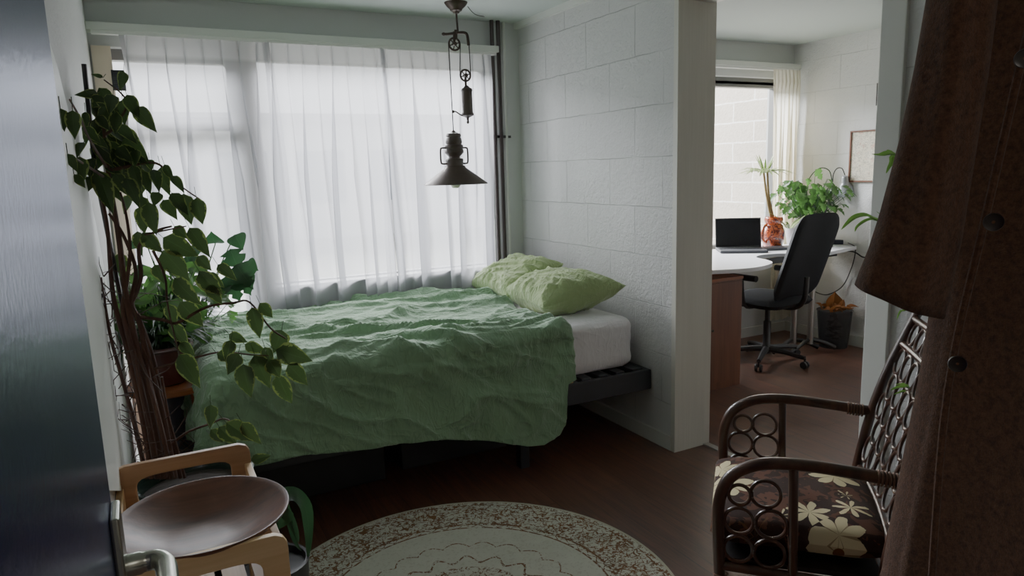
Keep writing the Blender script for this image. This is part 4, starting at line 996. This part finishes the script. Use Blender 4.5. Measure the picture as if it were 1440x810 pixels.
# sleeve: flattened tube hanging in front of the body's left edge
SL = [(-160, 1352, 1430), (0, 1305, 1398), (100, 1288, 1385), (200, 1267, 1368), (300, 1240, 1350), (350, 1224, 1338), (393, 1206, 1326), (425, 1207, 1315)]
n = 60; vs = []; fs = []
for j, (py_, xl_, xr_) in enumerate(SL[:-1]):
    pass
rows = 34
for j in range(rows+1):
    q = j/rows; py_ = -160+(395+160)*q; xl_ = float(np.interp(py_, [s[0] for s in SL], [s[1] for s in SL])); xr_ = float(np.interp(py_, [s[0] for s in SL], [s[2] for s in SL]))
    for k in range(n):
        a = 2*PI*k/n; ca = math.cos(a); sa = math.sin(a); pxx = (xl_+xr_)/2-(xr_-xl_)/2*ca
        slant = (pxx-xl_)/(xr_-xl_)*45*q**3          # hem is cut lower at the right
        sx, sz = plane_hit(pxx, py_+slant, .12); th_ = .045*(1+.10*math.cos(5*a+3*q))
        vs.append((sx, -.15+th_*sa-.0, sz))
for j in range(rows):
    for k in range(n): fs.append((j*n+k, (j+1)*n+k, (j+1)*n+(k+1) % n, j*n+(k+1) % n))
MB().add(vs, fs).build('sleeve', m_wool, coat, angle=180, solid=.004)
for (bx_, by_) in ((1425, 97), (1386, 303), (1342, 490)):
    sx, sz = plane_hit(bx_, by_, .10)
    MB().lathe([(.002, 0), (.008, 0), (.0105, .002), (.010, .0045), (.007, .0035), (.002, .0035)], 24, (sx, -.205 if by_ < 400 else -.18, sz), Matrix.Rotation(PI/2, 4, 'X'), cap=False).build('button', m_button, coat)
# front placket edge
b = MB(); pts = [plane_hit(x, y, .10) for x, y in ((1470, -60), (1440, 60), (1410, 190), (1378, 330), (1345, 470), (1325, 600), (1310, 800))]
b.tube(curve([(p[0], -.12, p[1]) for p in pts], 6), .005, 8).build('placket', m_wool, coat)
rack = thing('coat_stand', 'dark wooden coat stand holding the brown wool coat', 'coat stand', (Q.x+vr.x*cxx, Q.y+vr.y*cxx, 0), math.atan2(vr.y, vr.x))
MB().tube([(0, 0, .03), (0, 0, 2.12)], [.022, .016], 14).build('pole', m_rattan, rack)
MB().lathe([(.02, .0), (.20, .0), (.20, .02), (.05, .035), (.022, .05)], 32).build('base', m_rattan, rack)
for k in range(3):
    a = k*2*PI/3; MB().tube(curve([(0, 0, 2.04), (.06*math.cos(a), .06*math.sin(a), 2.03), (.10*math.cos(a), .10*math.sin(a), 2.09)], 5), .008, 8).build('hook', m_rattan, rack)

# trailing pale green plant on a wall bracket behind the coat
PW = thing('wall_planter', 'pale green strap-leaved plant reaching out from behind the brown coat', 'potted plant', (0, 0, 0))
pcx = Vector((-.13, -3.02, 1.16))
MB().lathe([(.05, -.13), (.075, -.12), (.095, 0), (.1, .01), (.088, .01), (.08, -.01)], 28, pcx).build('pot', m_terracotta, PW)
MB().box(-.13, 0, -3.04, -3.0, 1.015, 1.03).build('bracket', m_blackmetal, PW, False)
b = MB()
def wp(x, y): return at(x, y, 'y', -2.93)
for pts, w in [([(1262, 222), (1250, 217), (1238, 219), (1225, 217)], .030), ([(1262, 222), (1252, 232), (1246, 244)], .018), ([(1260, 318), (1235, 312), (1218, 304), (1200, 307), (1183, 323)], .032), ([(1240, 312), (1222, 309), (1206, 318), (1202, 326)], .014), ([(1252, 312), (1238, 302), (1232, 297)], .016),
               ([(1290, 541), (1276, 543), (1262, 545), (1252, 549)], .018), ([(1288, 541), (1272, 540), (1258, 541)], .012), ([(1286, 543), (1270, 550), (1256, 555)], .012), ([(1278, 432), (1266, 438), (1261, 450)], .010)]:
    P_ = [wp(*p) for p in pts]; root = pcx+Vector((0, 0, .0)); b.strap(curve([root]+[(root+P_[0])/2+Vector((0, 0, .03))]+P_, 4), w, (0, -.5, 1), .4)
b.build('leaves', m_leafbright, PW)

# ------------------------------------------------------------------ study beyond the opening
DZ = .79
def dp(x, y, z=DZ): return at(x, y, 'z', z)
desk = thing('desk', 'white desk with curved front edge by the study window', 'desk', (0, 0, 0))
poly = [(.50, -.12), (.50, -.84), (.80, -.915), (1.0, -.985), (1.14, -1.0), (1.28, -.965), (1.39, -.90), (1.45, -.80), (1.50, -.66), (1.62, -.59), (1.78, -.61), (1.90, -.72), (2.04, -.785), (2.50, -.69), (2.535, -.67), (2.535, -.40), (2.45, -.36), (2.1, -.14), (1.9, -.12)]
pc_ = [Vector((x, y, 0)) for x, y in poly[1:-4]]; sm_ = [(p.x, p.y) for p in curve(pc_, 5)]
full = [poly[0]]+sm_+poly[-4:]
MB().prism(full, DZ-.026, DZ).build('desk_top', m_desk, desk, True, bevel=.003, angle=50)
def foot(x, y, name='leg'):
    MB().tube([(x, y, .06), (x, y, DZ-.03)], .024, 16).build(name, m_chrome, desk)
    MB().tube(curve([(x-.26, y-.04, .03), (x-.12, y-.02, .07), (x, y, .09), (x+.10, y-.06, .06), (x+.16, y-.10, .025)], 5), [.014, .018], 10).build('foot', m_blackmetal, desk)
foot(2.16, -.60); foot(2.07, -.52); foot(.65, -.5)
MB().box(1.2, 2.4, -.62, -.585, DZ-.07, DZ-.03).build('under_rail', m_blackmetal, desk, False)
cab = thing('cabinet', 'brown teak veneer cabinet end standing in front of the white desk', 'cabinet', (.81, -.66, 0))
MB().box(-.30, .295, -.255, .20, .0, .71).build('carcass', m_cab, cab, False, bevel=.002)
MB().box(-.302, .298, -.26, .20, .71, .728).build('top_panel', m_stool, cab, False, bevel=.002)
for s in (0, 1): 
    d_ = MB().box(-.29+s*.295, -.005+s*.29, -.262, -.256, .05, .70).build('door', m_cab, cab, False); MB().ellip((-.03+s*.06, -.272, .40), .009, .009, .009, 6, 10).build('knob', m_brass, d_)
# office chair
oc = thing('office_chair', 'black office chair with tall tilted backrest at the white desk', 'office chair', (1.67, -.62, 0), 0)
MB().lathe([(.02, .06), (.035, .07), (.035, .12), (.027, .13), (.027, .30), (.018, .31), (.018, .42)], 20).build('gas_column', m_blackmetal, oc)
for k in range(5):
    a = -1.32+k*2*PI/5; ex, ey = .29*math.cos(a), .29*math.sin(a)
    MB().tube([(0, 0, .10), (ex*.5, ey*.5, .095), (ex, ey, .075)], [.026, .020, .015], 8).build('base_arm', m_blackplastic, oc)
    cs = MB(); tx, ty = -math.sin(a), math.cos(a)
    for s in (-1, 1):
        cs.lathe([(.004, -.009), (.024, -.009), (.027, -.004), (.027, .004), (.024, .009), (.004, .009)], 16, (ex+tx*s*.016, ey+ty*s*.016, .027), Matrix.Rotation(PI/2, 4, Vector((math.cos(a), math.sin(a), 0))))
    cs.tube([(ex, ey, .03), (ex, ey, .075)], .008, 8); cs.build('castor', m_blackplastic, oc)
# seat & back; chair faces -x+y (to the laptop)
def slab(name, P0, U, V, hu, hv, T, e=4., bend=0.):
    m = MB(); n = 24; Nn = U.cross(V).normalized()
    for sgn in (1, -1):
        vs = []
        for j in range(n+1):
            for i in range(n+1):
                u, v = i/n*2-1, j/n*2-1; R = .35
                # rounded outline
                uu, vv = u, v
                if abs(u) > 1-R and abs(v) > 1-R:
                    au, av = (abs(u)-(1-R))/R, (abs(v)-(1-R))/R; k_ = max(au, av)/max(1e-6, math.hypot(au, av)); uu = math.copysign(1-R+R*au*k_, u); vv = math.copysign(1-R+R*av*k_, v)
                h = ((1-abs(u)**e)*(1-abs(v)**e))**.4 if abs(u) < 1 and abs(v) < 1 else 0
                vs.append(P0+U*uu*hu+V*vv*hv+Nn*(sgn*T*h+bend*(uu*uu)))
        fs = [(j*(n+1)+i, j*(n+1)+i+1, (j+1)*(n+1)+i+1, (j+1)*(n+1)+i) for j in range(n) for i in range(n)]
        m.add(vs, fs if sgn > 0 else [q[::-1] for q in fs])
    return m.build(name, cl_black, oc, angle=180)
cl_black = cloth('black_fabric', rgb(22, 22, 24), rgb(32, 33, 35), wv=500, bd=.0006, sheen=0)
fd = Vector((-.12, .99, 0)).normalized(); sdv = Vector((fd.y, -fd.x, 0))
slab('seat', Vector((-.02, 0, .47)), fd, -sdv, .25, .25, .045)
bv_ = (Vector((0, 0, 1))-fd*.33).normalized(); slab('backrest', Vector((0, 0, .80))-fd*.27, sdv, bv_, .25, .315, .04, bend=.03)
MB().tube(curve([(0, 0, .43), -fd*.20+Vector((0, 0, .43)), -fd*.285+Vector((0, 0, .50)), -fd*.30+Vector((0, 0, .66))], 5), .018, 10).build('back_bracket', m_blackmetal, oc)
for s in (-1, 1):
    MB().tube(curve([sdv*s*.12+Vector((0, 0, .43)), sdv*s*.27+Vector((0, 0, .46)), sdv*s*.28+fd*.02+Vector((0, 0, .64))], 5), .014, 8).build('arm_bracket', m_blackplastic, oc)
    MB().tube([sdv*s*.28-fd*.10+Vector((0, 0, .655)), sdv*s*.28+fd*.14+Vector((0, 0, .655))], .022, 10).build('armrest', m_blackplastic, oc)
# things on the desk
a0 = dp(1005, 351, .80); a1 = dp(1043, 349, .80)
lt = thing('laptop', 'open black laptop with dark screen on the left of the white desk', 'laptop', (dp(1030, 351).x+.03, dp(1030, 351).y-.03, DZ), -.62)
MB().box(-.17, .17, -.24, 0, .002, .02).build('base', m_keys, lt, False, bevel=.004)
kb = MB()
for r_ in range(5):
    for k_ in range(13): kb.box(-.155+k_*.024, -.135+k_*.024, -.125+r_*.022, -.107+r_*.022, .02, .023)
kb.build('keys', m_blackplastic, lt, False)
M_ = Matrix.Translation((0, 0, .02)) @ Matrix.Rotation(-.22, 4, 'X')
sc_ = MB().box(-.17, .17, -.004, .004, 0, .225, M_).build('lid', m_blackplastic, lt, False, bevel=.003)
MB().box(-.16, .16, -.0055, -.0035, .012, .215, M_).build('screen', m_screen, sc_, False)
kp = dp(1082, 351); k2 = thing('keyboard', 'dark flat keyboard lying on the desk in front of the chair back', 'keyboard', (kp.x, kp.y, DZ), -.35)
MB().box(-.19, .19, -.075, .075, 0, .016).build('keyboard_body', m_keys, k2, False, bevel=.004)
kb = MB()
for r_ in range(5):
    for k_ in range(15): kb.box(-.18+k_*.024, -.16+k_*.024, -.062+r_*.025, -.041+r_*.025, .016, .019)
kb.build('keys', m_blackplastic, k2, False)
pp_ = dp(1063, 344); o = MB().box(-.14, .10, -.10, .10, 0, .012).build('paper_stack', m_paper, None, False, bevel=.001); o.location = (pp_.x+.03, pp_.y, DZ); o.rotation_euler = (0, 0, .3)
tag(o, 'white papers lying behind the laptop on the desk', 'papers')
br_ = dp(1176, 342); o = thing('docking_box', 'flat dark blue plastic box at the right end of the white desk', 'box', (br_.x, br_.y, DZ), .9)
MB().box(-.085, .085, -.045, .045, 0, .035).build('box_body', m_navybox, o, False, bevel=.005)
c = MB(); c.tube(curve([br_+Vector((.04, -.02, .02)), at(1200, 345, 'x', 2.53), at(1203, 352, 'x', 2.55), at(1198, 375, 'x', 2.55), at(1185, 402, 'x', 2.55), at(1165, 414, 'x', 2.5), at(1150, 412, 'x', 2.3), at(1140, 405, 'x', 2.2)], 7), .0045, 6)
tag(c.build('power_cable', m_blackplastic), 'black cable looping from the blue box down behind the desk', 'cable')
c = MB(); c.tube(curve([at(1180, 353, 'x', 2.45), at(1200, 354, 'x', 2.5), at(1212, 361, 'x', 2.55), at(1218, 362, 'x', 2.57)], 6), .006, 6)
tag(c.build('wall_cable', m_blackplastic), 'short black cable running from the desk end to the wall socket', 'cable')
# amber vase + white cup
cz = dp(1102, 343); o = thing('white_cup', 'white patterned cup beside the amber jug', 'cup', (cz.x+.03, cz.y-.05, DZ))
MB().lathe([(.03, 0), (.034, .004), (.05, .10), (.052, .14), (.048, .14), (.045, .10), (.03, .01)], 24).build('cup_body', plain('patterned_china', rgb(190, 190, 195), .3, var=.3, nscale=60), o)
# dracaena
o = thing('potted_dracaena', 'dracaena with tall bare stems and cream-striped leaf crown in an amber jug', 'potted plant', (0, 0, 0))
dc = Vector((2.06, -.30, DZ)); MB().lathe([(.055, 0), (.07, .006), (.083, .06), (.085, .12), (.070, .170), (.056, .182), (.068, .195), (.072, .215), (.066, .235), (.058, .232), (.055, .2)], 28, dc).build('jug', m_amber, o)
MB().tube(curve([dc+Vector((-.075, 0, .18)), dc+Vector((-.12, -.01, .15)), dc+Vector((-.125, -.01, .07)), dc+Vector((-.08, 0, .04))], 5), .012, 8).build('jug_handle', m_amber, o)
Yd = dc.y; tp0 = at(1076, 243, 'y', Yd); b = MB()
b.tube(curve([dc+Vector((.0, 0, .1)), at(1085, 310, 'y', Yd), at(1078, 275, 'y', Yd), at(1074, 242, 'y', Yd)], 6), [.010, .008], 8)
b.tube(curve([dc+Vector((.02, 0, .1)), at(1088, 310, 'y', Yd), at(1081, 275, 'y', Yd), at(1079, 240, 'y', Yd)], 6), [.010, .008], 8); b.build('stems', m_palestem, o)
b = MB(); arching(b, tp0, 34, .22, .030, .45, 5, xmin=1.6, droop=.9, ymax=-.15); arching(b, tp0, 10, .16, .024, 2.5, 6, xmin=1.6, droop=.4, ymax=-.15)
arching(b, dc+Vector((.12, -.05, .14)), 12, .28, .024, 1.0, 7, xmin=1.6, droop=1., ymax=-.15); b.build('leaves', m_stripe, o)
# monstera
o = thing('potted_monstera', 'bushy monstera with holed leaves at the right end of the desk', 'potted plant', (0, 0, 0))
mc = Vector((2.36, -.40, DZ)); MB().lathe([(.06, 0), (.07, .005), (.095, .12), (.1, .14), (.09, .14), (.085, .12)], 28, mc).build('pot', m_greypot, o)
b = MB(); sm = MB(); broad(b, sm, mc+Vector((-.03, 0, .13)), 170, .40, .06, 33, lobes=3, up_=1.9, xmin=2.02, xmax=2.55, ymax=-.16, stalk=.002)
sm.tube(curve([mc+Vector((0, 0, .13)), at(1135, 262, 'y', -.42), at(1150, 238, 'y', -.42), at(1166, 240, 'y', -.45), at(1171, 262, 'y', -.45)], 6), .004, 6)
for (x0, y0_, x1, y1, w) in [(1147, 238, 1156, 254, .09), (1172, 288, 1176, 300, .075), (1164, 300, 1166, 322, .07), (1170, 255, 1168, 280, .06), (1100, 262, 1092, 270, .05), (1150, 262, 1142, 285, .07)]:
    b.leaf(at(x0, y0_, 'y', -.48), at(x1, y1, 'y', -.5), (-.3, -1, .3), w, 10, 4, lobes=3, cup=.1); 
    sm.tube([mc+Vector((0, 0, .14)), at(x0, y0_, 'y', -.48)], .002, 5)
b.build('leaves', m_leafmid, o); sm.build('stalks', m_leafdark, o)
# desk lamp
o = thing('desk_lamp', 'silver desk lamp with bell shade arching over the monstera', 'lamp', (0, 0, 0)); Yk = -.56
lb_ = dp(1166, 343); lb = Vector((dp(1140, 345).x, dp(1140, 345).y+.03, DZ)); MB().lathe([(.07, 0), (.075, .005), (.07, .02), (.015, .028), (.012, .05)], 28, lb).build('base', m_silver, o)
def kp_(x, y): return at(x, y, 'y', Yk)
b = MB(); b.tube(curve([lb+Vector((0, 0, .04)), kp_(1160, 300), kp_(1171, 258)], 5), .005, 8); b.tube(curve([kp_(1171, 256), kp_(1172, 245), kp_(1177, 237), (kp_(1184, 237)), kp_(1188, 246)], 5), .004, 8); b.build('arm', m_blackmetal, o)
hd = kp_(1188, 247); M_ = Matrix.Rotation(-.28, 4, 'Y') @ Matrix.Rotation(.1, 4, 'X')
MB().lathe([(.006, .0), (.018, -.004), (.024, -.015), (.026, -.05), (.030, -.058), (.052, -.085), (.064, -.125), (.068, -.15), (.064, -.15), (.058, -.125), (.045, -.09)], 32, hd, M_, cap=False).build('lamp_shade', m_silver, o)
# pictures
def picture(label, y0_, y1, z0, z1, fm, pm):
    p = thing('picture_frame', label, 'picture', (2.575, (y0_+y1)/2, z0)); w, h = abs(y1-y0_)/2, z1-z0; f = MB()
    f.box(-.022, -.001, -w, w, 0, .012); f.box(-.022, -.001, -w, w, h-.012, h); f.box(-.022, -.001, -w, -w+.012, .012, h-.012); f.box(-.022, -.001, w-.012, w, .012, h-.012)
    f.build('frame', fm, p, False, bevel=.001); MB().box(-.012, -.002, -w+.01, w-.01, .01, h-.01).build('print', pm, p, False)
picture('thin brown framed faded print on the study wall', -.565, -.86, 1.275, 1.66, m_cab, m_print)
picture('dark picture frame whose edge shows above the faded print by the door casing', -.765, -1.05, 1.83, 1.99, m_blackmetal, m_print)
# waste basket
wb = thing('waste_basket', 'clear round waste basket full of dry leaves on the study floor', 'basket', (2.43, -.60, 0))
MB().lathe([(.002, .004), (.10, .004), (.104, 0), (.118, .15), (.128, .285), (.133, .29), (.131, .295), (.124, .288), (.112, .15), (.10, .01)], 40, cap=False).build('basket_wall', m_basket, wb)
for k in range(16):
    a = rnd.uniform(0, 2*PI); r_ = rnd.uniform(0, .10); p = Vector((2.43+r_*math.cos(a), -.60+r_*math.sin(a), .27+rnd.uniform(0, .03))); d = Vector((rnd.uniform(-1, 1), rnd.uniform(-1, 1), rnd.uniform(0, .6))).normalized()*rnd.uniform(.07, .12); q = p+d; q.x = min(q.x, 2.55)
    o = MB().leaf(p, q, (rnd.uniform(-.5, .5), -.5, 1), .055, 7, 4, droop=.15, cup=.3).build('dry_leaf', m_dryleaf, None); tag(o, 'curled dry brown leaf in the top of the waste basket', 'leaf', 'dry leaves in the basket')
o = MB().leaf((2.47, -.55, .29), (2.50, -.54, .42), (-.6, -1, .2), .15, 8, 6, cup=.25).build('dry_leaf', m_dryleaf, None); tag(o, 'largest orange-brown dry leaf standing up out of the basket', 'leaf')
cr = MB()
for k in range(22):
    a = rnd.uniform(0, 2*PI); z_ = rnd.uniform(.03, .24); r_ = rnd.uniform(.02, .06); cr.ellip((2.43+r_*math.cos(a), -.60+r_*math.sin(a), z_), .035, .03, .02, 5, 7, .3)
tag(cr.build('crumpled_waste', plain('mixed_waste', rgb(80, 74, 68), .8, var=.6, nscale=18)), 'crumpled grey waste filling the clear basket', 'waste', kind='stuff')

# ------------------------------------------------------------------ outside
def ext(name, mb, m, label, cat): return tag(mb.build(name, m, None, False), label, cat)
g = MB().box(-14, 14, .2, 30, -.2, -.15); o = g.build('ground', plain('light_paving', rgb(150, 150, 142), .9, nscale=2)); o['kind'] = 'structure'
o = MB().box(2.66, 2.95, .3, 6, -.2, 3.2).build('wall_outside', m_brick, None, False); o['kind'] = 'structure'
house = thing('house', 'pale house across the garden, blurred behind the sheer curtain', 'house', (0, 14, -.15))
m_facade = plain('pale_render', rgb(214, 214, 216), .9, var=.05); m_fw = plain('facade_window', rgb(120, 126, 134), .3)
MB().box(-9, 9, 0, 4, 0, 2.9).build('facade', m_facade, house, False)
MB().box(-9.2, 9.2, -.3, 4.2, 2.9, 3.1).build('roof', plain('grey_roof', rgb(160, 160, 162), .8), house, False)
for k in range(9): MB().box(-8.2+k*1.9, -7.0+k*1.9, -.03, .02, .9, 2.2).build('window', m_fw, house, False)
b = MB()
for k in range(900):
    a = rnd.uniform(0, 2*PI); p = Vector((-9.5+rnd.gauss(0, 1.2), 9+rnd.gauss(0, .8), 3.0+rnd.gauss(0, 1.1))); d = Vector((rnd.uniform(-1, 1), rnd.uniform(-1, 1), rnd.uniform(-1, 1))).normalized()*.3
    b.leaf(p, p+d, (rnd.uniform(-1, 1), -1, rnd.uniform(-1, 1)), .16, 3, 2)
tr_ = thing('garden_tree', 'leafy green garden tree glimpsed beyond the left end of the window', 'tree', (0, 0, 0))
b.build('crown', m_leafbright, tr_); MB().tube([(-9.5, 9, -.15), (-9.5, 9, 2.5)], [.18, .1], 8).build('trunk', m_bark, tr_)

# ------------------------------------------------------------------ light
w = bpy.data.worlds.new('world'); bpy.context.scene.world = w; w.use_nodes = True
bg = w.node_tree.nodes['Background']; bg.inputs[0].default_value = (.93, .96, 1.0, 1); bg.inputs[1].default_value = 1.8
def area(name, loc, rot, sx, sy, e, col=(1, 1, 1)):
    l = bpy.data.lights.new(name, 'AREA'); l.shape = 'RECTANGLE'; l.size = sx; l.size_y = sy; l.energy = e; l.color = col
    o = bpy.data.objects.new(name, l); C.objects.link(o); o.location = loc; o.rotation_euler = rot; return o
area('window_daylight', (-1.6, 8.0, 5.5), (math.radians(-64), 0, 0), 9.0, 3.6, 5200, (.93, .96, 1))
area('study_daylight', (1.0, 2.6, 3.6), (math.radians(-50), 0, math.radians(0)), 2.2, 1.6, 300, (.97, .98, 1))
area('hall_fill', (-1.9, -5.0, 2.3), (0, 0, 0), .6, .6, 2.2, (1, .92, .82))  # unseen fill lamp, added to brighten the near end of the room
sc = bpy.context.scene
sc.view_settings.view_transform = 'AgX'; sc.view_settings.look = 'AgX - Low Contrast'; sc.view_settings.exposure = 0.98; sc.view_settings.gamma = 1
sc.cycles.max_bounces = 10; sc.cycles.diffuse_bounces = 6; sc.cycles.transparent_max_bounces = 16; sc.cycles.sample_clamp_indirect = 6; sc.cycles.caustics_reflective = False; sc.cycles.caustics_refractive = False
